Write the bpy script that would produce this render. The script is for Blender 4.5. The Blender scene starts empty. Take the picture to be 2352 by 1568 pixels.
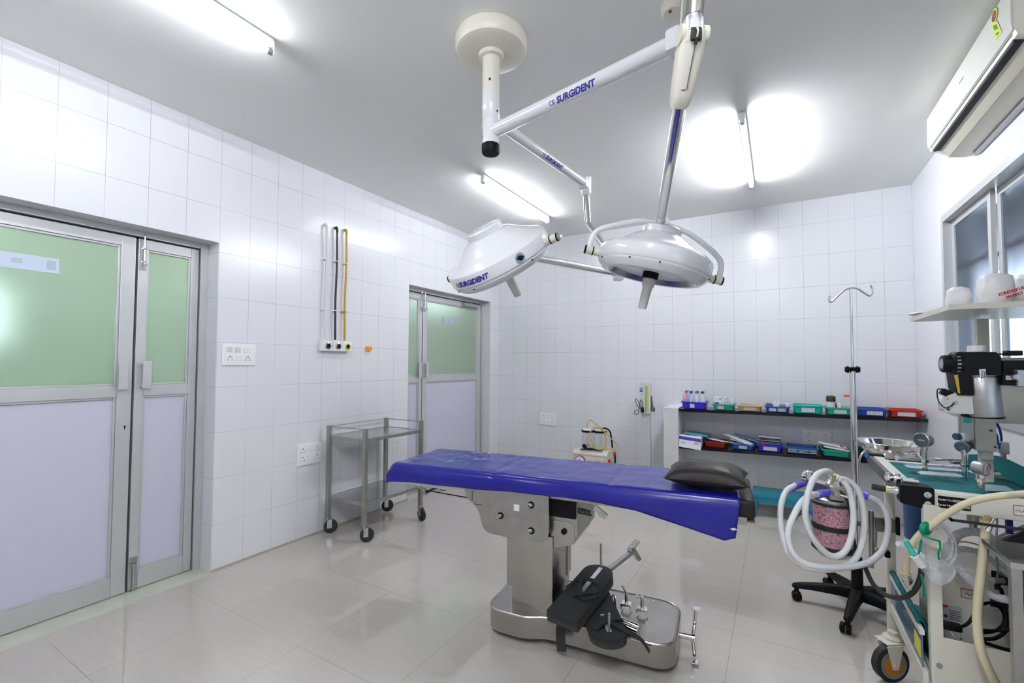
import bpy, bmesh, math, random
from mathutils import Vector, Matrix
from mathutils import noise as mnoise
random.seed(7)
SC = bpy.context.scene
COL = SC.collection
PI = math.pi

# ---------------------------------------------------------------- camera, world, exposure
cam_d = bpy.data.cameras.new('camera')
cam = bpy.data.objects.new('camera', cam_d); COL.objects.link(cam); SC.camera = cam
yaw, pit, rol = .5288, .0347, .0038
cam_d.sensor_width = 36; cam_d.lens = 36*1034.97/2352
cam_d.shift_x = -3.04/2352; cam_d.shift_y = 13.12/2352
cam_d.clip_start = .02
Fv = Vector((-math.sin(yaw)*math.cos(pit), math.cos(yaw)*math.cos(pit), math.sin(pit)))
Rv = Vector((math.cos(yaw), math.sin(yaw), 0)); Uv = Rv.cross(Fv)
R2 = Rv*math.cos(rol)+Uv*math.sin(rol); U2 = -Rv*math.sin(rol)+Uv*math.cos(rol)
M = Matrix((R2, U2, -Fv)).transposed().to_4x4(); M.translation = (3.2034, -5.0775, 1.3703)
cam.matrix_world = M
SC.view_settings.view_transform = 'Standard'; SC.view_settings.look = 'None'
SC.view_settings.gamma = 1; SC.view_settings.use_curve_mapping = False
SC.view_settings.exposure = 2.22
SC.cycles.use_denoising = True
SC.cycles.max_bounces = 10; SC.cycles.diffuse_bounces = 6; SC.cycles.glossy_bounces = 5
SC.cycles.transmission_bounces = 8; SC.cycles.transparent_max_bounces = 16
SC.cycles.caustics_reflective = False; SC.cycles.caustics_refractive = False
SC.cycles.sample_clamp_indirect = 6
TUBE = 16.0          # emission of the tube lamps
SKY = 1.6
W = bpy.data.worlds.new('world'); SC.world = W; W.use_nodes = True
bgn = W.node_tree.nodes['Background']; bgn.inputs[0].default_value = (.80, .90, 1, 1); bgn.inputs[1].default_value = SKY

# ---------------------------------------------------------------- materials
def mat(name, col, rough=.5, metal=0, coat=0, emit=0, trans=0, ior=1.45, alpha=1, bump=0, bscale=60, vary=0, vscale=8, spec=.5, aniso=0):
    m = bpy.data.materials.new(name); m.use_nodes = True
    nt = m.node_tree; b = nt.nodes['Principled BSDF']; I = b.inputs
    c = tuple(col)+(1,)
    I['Base Color'].default_value = c; I['Roughness'].default_value = rough; I['Metallic'].default_value = metal
    I['Coat Weight'].default_value = coat; I['Coat Roughness'].default_value = .08
    I['Transmission Weight'].default_value = trans; I['IOR'].default_value = ior; I['Alpha'].default_value = alpha
    I['Specular IOR Level'].default_value = spec
    if emit: I['Emission Color'].default_value = c; I['Emission Strength'].default_value = emit
    tc = nt.nodes.new('ShaderNodeTexCoord')
    if vary or bump:
        n = nt.nodes.new('ShaderNodeTexNoise'); n.inputs['Scale'].default_value = vscale; n.inputs['Detail'].default_value = 5
        nt.links.new(tc.outputs['Object'], n.inputs['Vector'])
    if vary:
        r = nt.nodes.new('ShaderNodeMix'); r.data_type = 'RGBA'
        r.inputs[6].default_value = tuple(max(0, x*(1-vary)) for x in col)+(1,)
        r.inputs[7].default_value = tuple(min(1, x*(1+vary*.6)) for x in col)+(1,)
        nt.links.new(n.outputs['Fac'], r.inputs[0]); nt.links.new(r.outputs[2], I['Base Color'])
    if bump:
        n2 = nt.nodes.new('ShaderNodeTexNoise'); n2.inputs['Scale'].default_value = bscale; n2.inputs['Detail'].default_value = 3
        nt.links.new(tc.outputs['Object'], n2.inputs['Vector'])
        bp = nt.nodes.new('ShaderNodeBump'); bp.inputs['Strength'].default_value = bump; bp.inputs['Distance'].default_value = .004
        nt.links.new(n2.outputs['Fac'], bp.inputs['Height']); nt.links.new(bp.outputs[0], I['Normal'])
    return m

def tile_mat(name, uaxis, vaxis, uoff, voff, tw, th, base, grout, rough, mortar=.0016, wave=.25, band=None, waviness=.0):
    """glazed tiles laid in a grid measured in world metres"""
    m = bpy.data.materials.new(name); m.use_nodes = True
    nt = m.node_tree; N = nt.nodes; Lk = nt.links.new; b = N['Principled BSDF']
    geo = N.new('ShaderNodeNewGeometry'); sep = N.new('ShaderNodeSeparateXYZ'); Lk(geo.outputs['Position'], sep.inputs[0])
    cmb = N.new('ShaderNodeCombineXYZ')
    for k, (ax, off) in enumerate(((uaxis, uoff), (vaxis, voff))):
        a = N.new('ShaderNodeMath'); a.operation = 'SUBTRACT'; a.inputs[1].default_value = off-50*(tw, th)[k]
        Lk(sep.outputs[ax], a.inputs[0]); Lk(a.outputs[0], cmb.inputs[k])
    br = N.new('ShaderNodeTexBrick'); br.offset = 0; br.squash = 1
    br.inputs['Scale'].default_value = 1; br.inputs['Brick Width'].default_value = tw; br.inputs['Row Height'].default_value = th
    br.inputs['Mortar Size'].default_value = mortar; br.inputs['Mortar Smooth'].default_value = .1; br.inputs['Bias'].default_value = 0
    br.inputs['Color1'].default_value = tuple(x*.97 for x in base)+(1,); br.inputs['Color2'].default_value = tuple(min(1, x*1.02) for x in base)+(1,)
    br.inputs['Mortar'].default_value = tuple(grout)+(1,)
    Lk(cmb.outputs[0], br.inputs['Vector'])
    mix = N.new('ShaderNodeMix'); mix.data_type = 'RGBA'
    # grout is faint in places
    ns = N.new('ShaderNodeTexNoise'); ns.inputs['Scale'].default_value = 1.7; ns.inputs['Detail'].default_value = 3; Lk(geo.outputs['Position'], ns.inputs['Vector'])
    mr = N.new('ShaderNodeMapRange'); mr.inputs[1].default_value = .35; mr.inputs[2].default_value = .6; mr.inputs[3].default_value = .35; mr.inputs[4].default_value = 1
    Lk(ns.outputs['Fac'], mr.inputs[0])
    ml = N.new('ShaderNodeMath'); ml.operation = 'MULTIPLY'; Lk(br.outputs['Fac'], ml.inputs[0]); Lk(mr.outputs[0], ml.inputs[1])
    mix.inputs[6].default_value = tuple(base)+(1,); Lk(ml.outputs[0], mix.inputs[0]); mix.inputs[7].default_value = tuple(grout)+(1,)
    Lk(mix.outputs[2], b.inputs['Base Color'])
    b.inputs['Roughness'].default_value = rough
    if band: b.inputs['Specular IOR Level'].default_value = .95
    if band:   # wood-grain veining of the vitrified floor
        wv = N.new('ShaderNodeTexNoise'); wv.inputs['Scale'].default_value = 3; wv.inputs['Detail'].default_value = 8; wv.inputs['Distortion'].default_value = 2.5
        mp = N.new('ShaderNodeMapping'); mp.inputs['Scale'].default_value = (1, 9, 1); mp.inputs['Rotation'].default_value = (0, 0, .0)
        Lk(geo.outputs['Position'], mp.inputs[0]); Lk(mp.outputs[0], wv.inputs['Vector'])
        mx = N.new('ShaderNodeMix'); mx.data_type = 'RGBA'; mx.inputs[6].default_value = tuple(base)+(1,); mx.inputs[7].default_value = tuple(band)+(1,)
        Lk(wv.outputs['Fac'], mx.inputs[0]); Lk(mx.outputs[2], mix.inputs[6])
    bp = N.new('ShaderNodeBump'); bp.inputs['Strength'].default_value = wave; bp.inputs['Distance'].default_value = .002; bp.invert = True
    Lk(br.outputs['Fac'], bp.inputs['Height'])
    if waviness:
        n3 = N.new('ShaderNodeTexNoise'); n3.inputs['Scale'].default_value = 5; Lk(geo.outputs['Position'], n3.inputs['Vector'])
        b2 = N.new('ShaderNodeBump'); b2.inputs['Strength'].default_value = waviness; b2.inputs['Distance'].default_value = .01
        Lk(n3.outputs['Fac'], b2.inputs['Height']); Lk(bp.outputs[0], b2.inputs['Normal']); Lk(b2.outputs[0], b.inputs['Normal'])
    else: Lk(bp.outputs[0], b.inputs['Normal'])
    return m

TB = (.72, .73, .76); TG = (.44, .44, .45)
M_wl = tile_mat('tile_left', 1, 2, -3.4915, 0, .2, .3, TB, TG, .22, waviness=.04)
M_wb = tile_mat('tile_back', 0, 2, .0357, 0, .2, .3, TB, TG, .22, waviness=.06)
M_wr = tile_mat('tile_right', 1, 2, -.03, 0, .2, .3, TB, (.66, .66, .66), .22, waviness=.06)
M_floor = tile_mat('floor_tile', 0, 1, -.01, -3.077, .6, .6, (.535, .50, .445), (.25, .23, .20), .035, mortar=.0012, wave=.1, band=(.455, .425, .38))
M_ceil = mat('ceiling_paint', (.78, .79, .77), .75)
M_marble = mat('threshold_stone', (.56, .58, .48), .2, vary=.18, vscale=5)
M_alu = mat('aluminium', (.62, .63, .63), .42, .55, vary=.10, vscale=5)
M_alud = mat('dark_gap', (.02, .02, .025), .7)
M_lam = mat('laminate_panel', (.55, .55, .66), .45)
M_white = mat('white_plastic', (.82, .82, .82), .3)
M_whitep = mat('white_enamel', (.70, .71, .73), .16, coat=.5)
M_cream = mat('cream_enamel', (.62, .61, .53), .3, vary=.05)
M_creamd = mat('cream_cover', (.68, .66, .57), .35)
M_chrome = mat('chrome', (.72, .71, .69), .10, 1)
M_steel = mat('stainless_steel', (.45, .43, .40), .27, 1, vary=.22, vscale=9, bump=.05, bscale=200)
M_steeld = mat('worn_steel', (.42, .415, .39), .38, 1, vary=.3, vscale=14)
M_steels = mat('steel_sheet', (.55, .56, .57), .16, 1, vary=.12, vscale=6)
M_black = mat('black_plastic', (.006, .006, .007), .5, spec=.15)
M_rub = mat('black_rubber', (.02, .02, .02), .6)
M_leather = mat('black_rexine', (.024, .019, .018), .42, spec=.2, bump=.3, bscale=14)
M_blue = mat('blue_rexine', (.006, .007, .235), .24, bump=.22, bscale=9, coat=.15)
M_board = mat('board_foam', (.018, .020, .021), .75, bump=.1)
M_pipew = mat('pipe_white', (.66, .62, .64), .4)
M_pipeb = mat('pipe_black', (.012, .013, .02), .35)
M_pipey = mat('pipe_yellow', (.50, .30, .03), .4)
M_orange = mat('orange_plastic', (.85, .36, .01), .4)
M_tray = {'violet': mat('tray_violet', (.035, .03, .62), .35), 'teal': mat('tray_teal', (.0, .42, .33), .35),
          'green': mat('tray_green', (.02, .36, .26), .4), 'beige': mat('tray_beige', (.55, .42, .24), .4),
          'blue': mat('tray_blue', (.01, .10, .42), .35), 'navy': mat('tray_navy', (.02, .06, .36), .35), 'red': mat('tray_red', (.45, .02, .015), .35), 'dkred': mat('tray_dark_red', (.22, .008, .008), .35)}
M_paper = mat('paper', (.72, .72, .76), .6)
M_paperw = mat('white_carton', (.75, .76, .78), .6)
M_ink = mat('blue_ink', (.03, .025, .30), .5)
M_inkd = mat('dark_ink', (.04, .04, .07), .5)
M_inkr = mat('red_ink', (.55, .02, .03), .5)
M_granite = mat('black_granite', (.008, .008, .010), .15, vary=.3, vscale=60)
M_teal = mat('teal_cloth', (.0, .115, .125), .85, bump=.35, bscale=25)
M_stool = mat('stool_paint', (.01, .21, .29), .45)
M_hose = mat('corrugated_hose', (.76, .78, .78), .4)
M_violetp = mat('violet_connector', (.10, .09, .68), .4)
M_tubey = mat('latex_tube', (.55, .38, .12), .3)
M_creamh = mat('cream_hose', (.62, .56, .38), .4)
M_yell = mat('yellow_label', (.62, .60, .05), .5)
M_brown = mat('kraft_box', (.50, .40, .17), .6)
M_glove = mat('soda_lime_pink', (.52, .22, .27), .8)
M_lid = mat('orange_lid', (.75, .08, .03), .4)
M_greenp = mat('green_plastic', (.0, .25, .12), .35)
M_mint = mat('mint_plastic', (.05, .50, .40), .35)
M_bluep = mat('blue_film', (.10, .19, .28), .12, vary=.4, vscale=6)
M_cyl = mat('blue_cylinder_paint', (.03, .09, .26), .35)
M_bluehose = mat('blue_hose', (.0, .08, .42), .4)
M_cart = mat('cart_steel', (.07, .065, .058), .45, .3, vary=.3, vscale=8)
M_grey = mat('grey_metal', (.36, .37, .38), .35, .7)
M_lens = mat('lens_ring', (.30, .31, .33), .2, .8)
M_glassk = mat('clear_glass', (.95, .97, .97), .04, trans=1, ior=1.2)
def clear(name, col, f=.75, rough=.08):
    m = bpy.data.materials.new(name); m.use_nodes = True; nt = m.node_tree; N = nt.nodes; b = N['Principled BSDF']
    b.inputs['Base Color'].default_value = tuple(col)+(1,); b.inputs['Roughness'].default_value = rough
    t = N.new('ShaderNodeBsdfTransparent'); t.inputs[0].default_value = (.96, .97, .98, 1); mx = N.new('ShaderNodeMixShader'); mx.inputs[0].default_value = 1-f
    nt.links.new(t.outputs[0], mx.inputs[1]); nt.links.new(b.outputs[0], mx.inputs[2]); nt.links.new(mx.outputs[0], N['Material Output'].inputs[0])
    return m
M_clear = clear('clear_plastic', (.80, .82, .84), .72)
M_clear2 = clear('clear_wrap', (.85, .87, .92), .5, .2)
M_bag = clear('milky_bag', (.80, .80, .80), .12, .35)
def frosted():
    m = bpy.data.materials.new('green_frosted_glass'); m.use_nodes = True; nt = m.node_tree; N = nt.nodes; Lk = nt.links.new
    N.remove(N['Principled BSDF'])
    g = N.new('ShaderNodeBsdfRefraction'); g.inputs['Color'].default_value = (.80, .90, .83, 1); g.inputs['Roughness'].default_value = .50; g.inputs['IOR'].default_value = 1.22
    d = N.new('ShaderNodeBsdfDiffuse'); d.inputs[0].default_value = (.55, .64, .57, 1)
    gl = N.new('ShaderNodeBsdfGlossy'); gl.inputs['Roughness'].default_value = .12
    m1 = N.new('ShaderNodeMixShader'); m1.inputs[0].default_value = .45; Lk(g.outputs[0], m1.inputs[1]); Lk(d.outputs[0], m1.inputs[2])
    m2 = N.new('ShaderNodeMixShader'); m2.inputs[0].default_value = .07; Lk(m1.outputs[0], m2.inputs[1]); Lk(gl.outputs[0], m2.inputs[2])
    Lk(m2.outputs[0], N['Material Output'].inputs[0]); return m
M_frost = frosted()
def winglass():
    m = bpy.data.materials.new('ribbed_window_glass'); m.use_nodes = True; nt = m.node_tree; N = nt.nodes; Lk = nt.links.new
    N.remove(N['Principled BSDF'])
    g = N.new('ShaderNodeBsdfRefraction'); g.inputs['Color'].default_value = (.66, .69, .75, 1); g.inputs['Roughness'].default_value = .40; g.inputs['IOR'].default_value = 1.12
    gl = N.new('ShaderNodeBsdfGlossy'); gl.inputs['Roughness'].default_value = .05
    m2 = N.new('ShaderNodeMixShader'); m2.inputs[0].default_value = .06; Lk(g.outputs[0], m2.inputs[1]); Lk(gl.outputs[0], m2.inputs[2])
    Lk(m2.outputs[0], N['Material Output'].inputs[0]); return m
M_wing = winglass()
def tube_m(name, s, col=(.92, .94, 1)):
    m = bpy.data.materials.new(name); m.use_nodes = True; N = m.node_tree.nodes; N.remove(N['Principled BSDF'])
    e = N.new('ShaderNodeEmission'); e.inputs[0].default_value = tuple(col)+(1,); e.inputs[1].default_value = s
    m.node_tree.links.new(e.outputs[0], N['Material Output'].inputs[0]); return m
M_tube = tube_m('tube_glow', TUBE); M_tube3 = tube_m('new_tube_glow', TUBE*3.3); M_tube4 = tube_m('rear_tube_glow', TUBE*4.8)
M_sodalime = mat('soda_lime', (.50, .20, .26), .9)
def granules(m):
    nt = m.node_tree; N = nt.nodes; v = N.new('ShaderNodeTexVoronoi'); v.inputs['Scale'].default_value = 170
    tc = N.new('ShaderNodeTexCoord'); nt.links.new(tc.outputs['Object'], v.inputs['Vector'])
    r = N.new('ShaderNodeValToRGB'); r.color_ramp.elements[0].color = (.90, .33, .43, 1); r.color_ramp.elements[1].color = (.16, .03, .05, 1); r.color_ramp.elements[0].position = .35; r.color_ramp.elements[1].position = .8
    nt.links.new(v.outputs['Distance'], r.inputs[0]); nt.links.new(r.outputs[0], N['Principled BSDF'].inputs['Base Color'])
granules(M_sodalime)

# ---------------------------------------------------------------- mesh helpers
def V(*a): return Vector(a[0]) if len(a) == 1 else Vector(a)
def worldloc(o):
    p = Vector((0, 0, 0))
    while o is not None: p += o.location; o = o.parent
    return p
def tag(o, label=None, cat=None, group=None, kind=None):
    if label: o['label'] = label
    if cat: o['category'] = cat
    if group: o['group'] = group
    if kind: o['kind'] = kind
    return o
def thing(name, loc, label, cat, group=None):
    o = bpy.data.objects.new(name, None); COL.objects.link(o); o.location = loc; o.empty_display_size = .05
    return tag(o, label, cat, group)
def frame_of(d, hint=None):
    d = Vector(d).normalized(); h = Vector(hint) if hint else (Vector((0, 0, 1)) if abs(d.z) < .95 else Vector((1, 0, 0)))
    x = h.cross(d).normalized(); return x, d.cross(x).normalized(), d
def smooth_path(pts, n=8, closed=False):
    P = [Vector(p) for p in pts]; out = []
    m = len(P); rng = range(m if closed else m-1)
    for i in rng:
        if closed: a, b, c, d = P[(i-1) % m], P[i], P[(i+1) % m], P[(i+2) % m]
        else: a, b, c, d = P[max(0, i-1)], P[i], P[i+1], P[min(m-1, i+2)]
        for k in range(n):
            t = k/n
            out.append(.5*((2*b)+(-a+c)*t+(2*a-5*b+4*c-d)*t*t+(-a+3*b-3*c+d)*t**3))
    if not closed: out.append(P[-1].copy())
    return out
class MB:
    def __init__(s): s.v = []; s.f = []; s.m = []; s.bv = 0
    def add(s, vs, fs, mi=0):
        o = len(s.v); s.v += [tuple(v) for v in vs]
        for f in fs: s.f.append(tuple(i+o for i in f)); s.m.append(mi)
        return s
    def box(s, c, size, ax=None, bev=0, mi=0, seg=2):
        """box centred at c; ax = optional three axis vectors"""
        bm = bmesh.new(); bmesh.ops.create_cube(bm, size=1)
        for v in bm.verts: v.co = Vector((v.co.x*size[0], v.co.y*size[1], v.co.z*size[2]))
        if bev: s.bv = 1; bmesh.ops.bevel(bm, geom=list(bm.edges), offset=min(bev, min(size)*.49), segments=seg, affect='EDGES', profile=.5)
        bm.verts.ensure_lookup_table(); c = Vector(c)
        A = [Vector(a).normalized() for a in ax] if ax else [Vector((1, 0, 0)), Vector((0, 1, 0)), Vector((0, 0, 1))]
        vs = [c+A[0]*v.co.x+A[1]*v.co.y+A[2]*v.co.z for v in bm.verts]; fs = [[v.index for v in f.verts] for f in bm.faces]
        bm.free(); return s.add(vs, fs, mi)
    def bb(s, x0, x1, y0, y1, z0, z1, bev=0, mi=0):
        return s.box(((x0+x1)/2, (y0+y1)/2, (z0+z1)/2), (abs(x1-x0), abs(y1-y0), abs(z1-z0)), bev=bev, mi=mi)
    def cyl(s, a, b, r0, r1=None, seg=20, mi=0, cap=True):
        a, b = Vector(a), Vector(b); r1 = r0 if r1 is None else r1
        x, y, d = frame_of(b-a); vs = []
        for p, r in ((a, r0), (b, r1)):
            vs += [p+x*r*math.cos(2*PI*k/seg)+y*r*math.sin(2*PI*k/seg) for k in range(seg)]
        fs = [(k, (k+1) % seg, seg+(k+1) % seg, seg+k) for k in range(seg)]
        if cap: fs += [tuple(range(seg))[::-1], tuple(range(seg, 2*seg))]
        return s.add(vs, fs, mi)
    def lathe(s, o, d, prof, seg=32, mi=0, hint=None, caps=True):
        """prof: (radius, height along d)"""
        o = Vector(o); x, y, d = frame_of(d, hint); vs = []; n = len(prof)
        for r, h in prof:
            vs += [o+d*h+x*r*math.cos(2*PI*k/seg)+y*r*math.sin(2*PI*k/seg) for k in range(seg)]
        fs = [(i*seg+k, i*seg+(k+1) % seg, (i+1)*seg+(k+1) % seg, (i+1)*seg+k) for i in range(n-1) for k in range(seg)]
        if prof[0][0] > 1e-5 and abs(prof[0][0]-prof[-1][0]) < 1e-6:
            fs += [((n-1)*seg+k, (n-1)*seg+(k+1) % seg, (k+1) % seg, k) for k in range(seg)]; caps = False
        if prof[0][0] > 1e-5 and caps: fs.append(tuple(range(seg))[::-1])
        if prof[-1][0] > 1e-5 and caps: fs.append(tuple(range((n-1)*seg, n*seg)))
        return s.add(vs, fs, mi)
    def tube(s, pts, r, seg=10, n=8, closed=False, raw=False, mi=0, rfun=None):
        P = [Vector(p) for p in pts] if raw else smooth_path(pts, n, closed)
        N_ = len(P); vs = []; fs = []; up = None
        for i, p in enumerate(P):
            if closed: t = P[(i+1) % N_]-P[i-1]
            else: t = P[min(N_-1, i+1)]-P[max(0, i-1)]
            t.normalize()
            if up is None: x, up, _ = frame_of(t)
            x = up.cross(t).normalized(); up = t.cross(x).normalized()
            rr = rfun(i, N_) if rfun else r
            vs += [p+x*rr*math.cos(2*PI*k/seg)+up*rr*math.sin(2*PI*k/seg) for k in range(seg)]
        m = N_ if closed else N_-1
        for i in range(m):
            j = (i+1) % N_
            fs += [(i*seg+k, i*seg+(k+1) % seg, j*seg+(k+1) % seg, j*seg+k) for k in range(seg)]
        if not closed: fs += [tuple(range(seg))[::-1], tuple(range((N_-1)*seg, N_*seg))]
        return s.add(vs, fs, mi)
    def corr(s, pts, r0, r1, pitch=.005, seg=14, mi=0):
        P = smooth_path(pts, 24); L = [0]
        for i in range(1, len(P)): L.append(L[-1]+(P[i]-P[i-1]).length)
        n = int(L[-1]/pitch*2); Q = []; j = 0
        for k in range(n+1):
            l = L[-1]*k/n
            while j < len(L)-2 and L[j+1] < l: j += 1
            t = (l-L[j])/max(1e-9, L[j+1]-L[j]); Q.append(P[j].lerp(P[j+1], t))
        return s.tube(Q, r0, seg, raw=True, mi=mi, rfun=lambda i, N_: r0 if i % 2 else r1)
    def prism(s, poly, o, x, y, h, mi=0):
        """2-D polygon in the plane (x,y) at o, extruded by vector h"""
        o, x, y, h = Vector(o), Vector(x), Vector(y), Vector(h); n = len(poly)
        vs = [o+x*a+y*b for a, b in poly]; vs += [v+h for v in vs]
        return s.add(vs, [tuple(range(n))[::-1], tuple(range(n, 2*n))]+[(i, (i+1) % n, n+(i+1) % n, n+i) for i in range(n)], mi)
    def ribbon(s, pts, w, t, side, n=6, mi=0):
        P = smooth_path(pts, n); vs = []; fs = []; sd = Vector(side).normalized()
        for i, p in enumerate(P):
            tg = (P[min(len(P)-1, i+1)]-P[max(0, i-1)]).normalized(); x = (sd-tg*sd.dot(tg)).normalized(); nn = tg.cross(x)
            vs += [p+x*w/2+nn*t/2, p-x*w/2+nn*t/2, p-x*w/2-nn*t/2, p+x*w/2-nn*t/2]
        for i in range(len(P)-1):
            a = i*4; fs += [(a+k, a+(k+1) % 4, a+4+(k+1) % 4, a+4+k) for k in range(4)]
        fs += [(3, 2, 1, 0), tuple(range(len(vs)-4, len(vs)))]
        return s.add(vs, fs, mi)
    def build(s, name, mats, parent=None, sm=True, angle=38):
        me = bpy.data.meshes.new(name); V_ = [Vector(v) for v in s.v]
        lo = Vector((min(v[i] for v in V_) for i in range(3))); hi = Vector((max(v[i] for v in V_) for i in range(3)))
        org = Vector(((lo.x+hi.x)/2, (lo.y+hi.y)/2, lo.z))
        me.from_pydata([tuple(v-org) for v in V_], [], s.f)
        mats = mats if isinstance(mats, (list, tuple)) else [mats]
        for m in mats: me.materials.append(m)
        for p, mi in zip(me.polygons, s.m): p.material_index = mi
        bm = bmesh.new(); bm.from_mesh(me); bmesh.ops.recalc_face_normals(bm, faces=bm.faces); bm.to_mesh(me); bm.free()
        if sm:
            for p in me.polygons: p.use_smooth = True
            me.set_sharp_from_angle(angle=math.radians(angle))
        o = bpy.data.objects.new(name, me); COL.objects.link(o)
        o.location = org-(worldloc(parent) if parent else Vector((0, 0, 0)))
        if parent: o.parent = parent
        if sm and s.bv: w_ = o.modifiers.new('weighted_normals', 'WEIGHTED_NORMAL'); w_.keep_sharp = True
        return o
def text_geo(txt, size, ext=.0006, shear=0, off=0, spacing=1, sub=0):
    cu = bpy.data.curves.new('lettering', 'FONT'); cu.body = txt; cu.size = size; cu.extrude = ext; cu.shear = shear; cu.offset = off; cu.space_character = spacing
    cu.align_x = 'CENTER'; cu.align_y = 'CENTER'; cu.resolution_u = 2
    o = bpy.data.objects.new('lettering', cu); COL.objects.link(o)
    dg = bpy.context.evaluated_depsgraph_get(); me = bpy.data.meshes.new_from_object(o.evaluated_get(dg))
    if sub:
        bm = bmesh.new(); bm.from_mesh(me); bmesh.ops.triangulate(bm, faces=bm.faces)
        for _ in range(3):
            es = [e for e in bm.edges if e.calc_length() > sub]
            if es: bmesh.ops.subdivide_edges(bm, edges=es, cuts=1); bmesh.ops.triangulate(bm, faces=bm.faces)
        bm.to_mesh(me); bm.free()
    vs = [v.co.copy() for v in me.vertices]; fs = [tuple(p.vertices) for p in me.polygons]
    bpy.data.objects.remove(o); bpy.data.curves.remove(cu); bpy.data.meshes.remove(me)
    return vs, fs
def add_text(mb, txt, size, o, x, y, mi=0, **kw):
    vs, fs = text_geo(txt, size, **kw); o, x, y = Vector(o), Vector(x).normalized(), Vector(y).normalized(); z = x.cross(y)
    return mb.add([o+x*v.x+y*v.y+z*(v.z+.0006) for v in vs], fs, mi)
def struct(name, mb, m, label=None, parent=None):
    o = mb.build(name, m, parent, sm=False)
    if not parent: o['kind'] = 'structure'
    if label: o['label'] = label
    return o
X, Y, Z = Vector((1, 0, 0)), Vector((0, 1, 0)), Vector((0, 0, 1))

# ---------------------------------------------------------------- room shell
RW, H, YF = 4.236, 2.93, -6.6
D1 = (-4.99, -3.495, 2.165); D2 = (-1.69, -.194, 2.16)      # door openings in the left wall: y0, y1, head
WT = .20
b = MB(); b.bb(-.15, RW+.12, YF-.1, .12, -.12, 0); struct('floor', b, M_floor, 'glossy beige vitrified tile floor')
b = MB(); b.bb(-.4, RW+.4, YF-.1, .3, H, H+.15); struct('ceiling', b, M_ceil, 'plain off-white painted ceiling')
b = MB(); b.bb(-.2, RW+.2, 0, .15, 0, H); struct('wall_back', b, M_wb, 'white tiled back wall')
b = MB()
b.bb(-.2, RW+.2, YF-.12, YF, 0, H)
struct('wall_front', b, M_wb, 'white tiled wall behind the camera')
b = MB()
for y0, y1, z0, z1 in ((YF, D1[0], 0, H), (D1[0], D1[1], D1[2], H), (D1[1], D2[0], 0, H), (D2[0], D2[1], D2[2], H), (D2[1], 0, 0, H)):
    b.bb(-WT, 0, y0, y1, z0, z1)
struct('wall_left', b, M_wl, 'white tiled left wall with two recessed door openings')
WY0, WY1, WZ0, WZ1 = -4.6, -.815, 1.05, 2.405  # near end lengthened out of view to add fill daylight
b = MB()
for y0, y1, z0, z1 in ((YF, WY0, 0, H), (WY0, WY1, 0, WZ0), (WY0, WY1, WZ1, H), (WY1, 0, 0, H)):
    b.bb(RW, RW+.2, y0, y1, z0, z1)
struct('wall_right', b, M_wr, 'white tiled right wall with a wide window opening')
# stone strip in front of each door
b = MB(); b.bb(-.15, .03, D1[0], D1[1], -.02, .0015); struct('trim_1', b, M_marble, 'pale green stone threshold at the big door')
b = MB(); b.bb(-.15, .03, D2[0], D2[1], -.02, .0015); struct('trim_2', b, M_marble, 'pale green stone threshold at the far door')
b = MB(); b.bb(-.002, .004, D1[1]+.004, D2[0], 0, .012); struct('baseboard_left', b, mat('old_grout', (.42, .38, .27), .8), 'strip of yellowed grout under the left wall')

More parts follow.
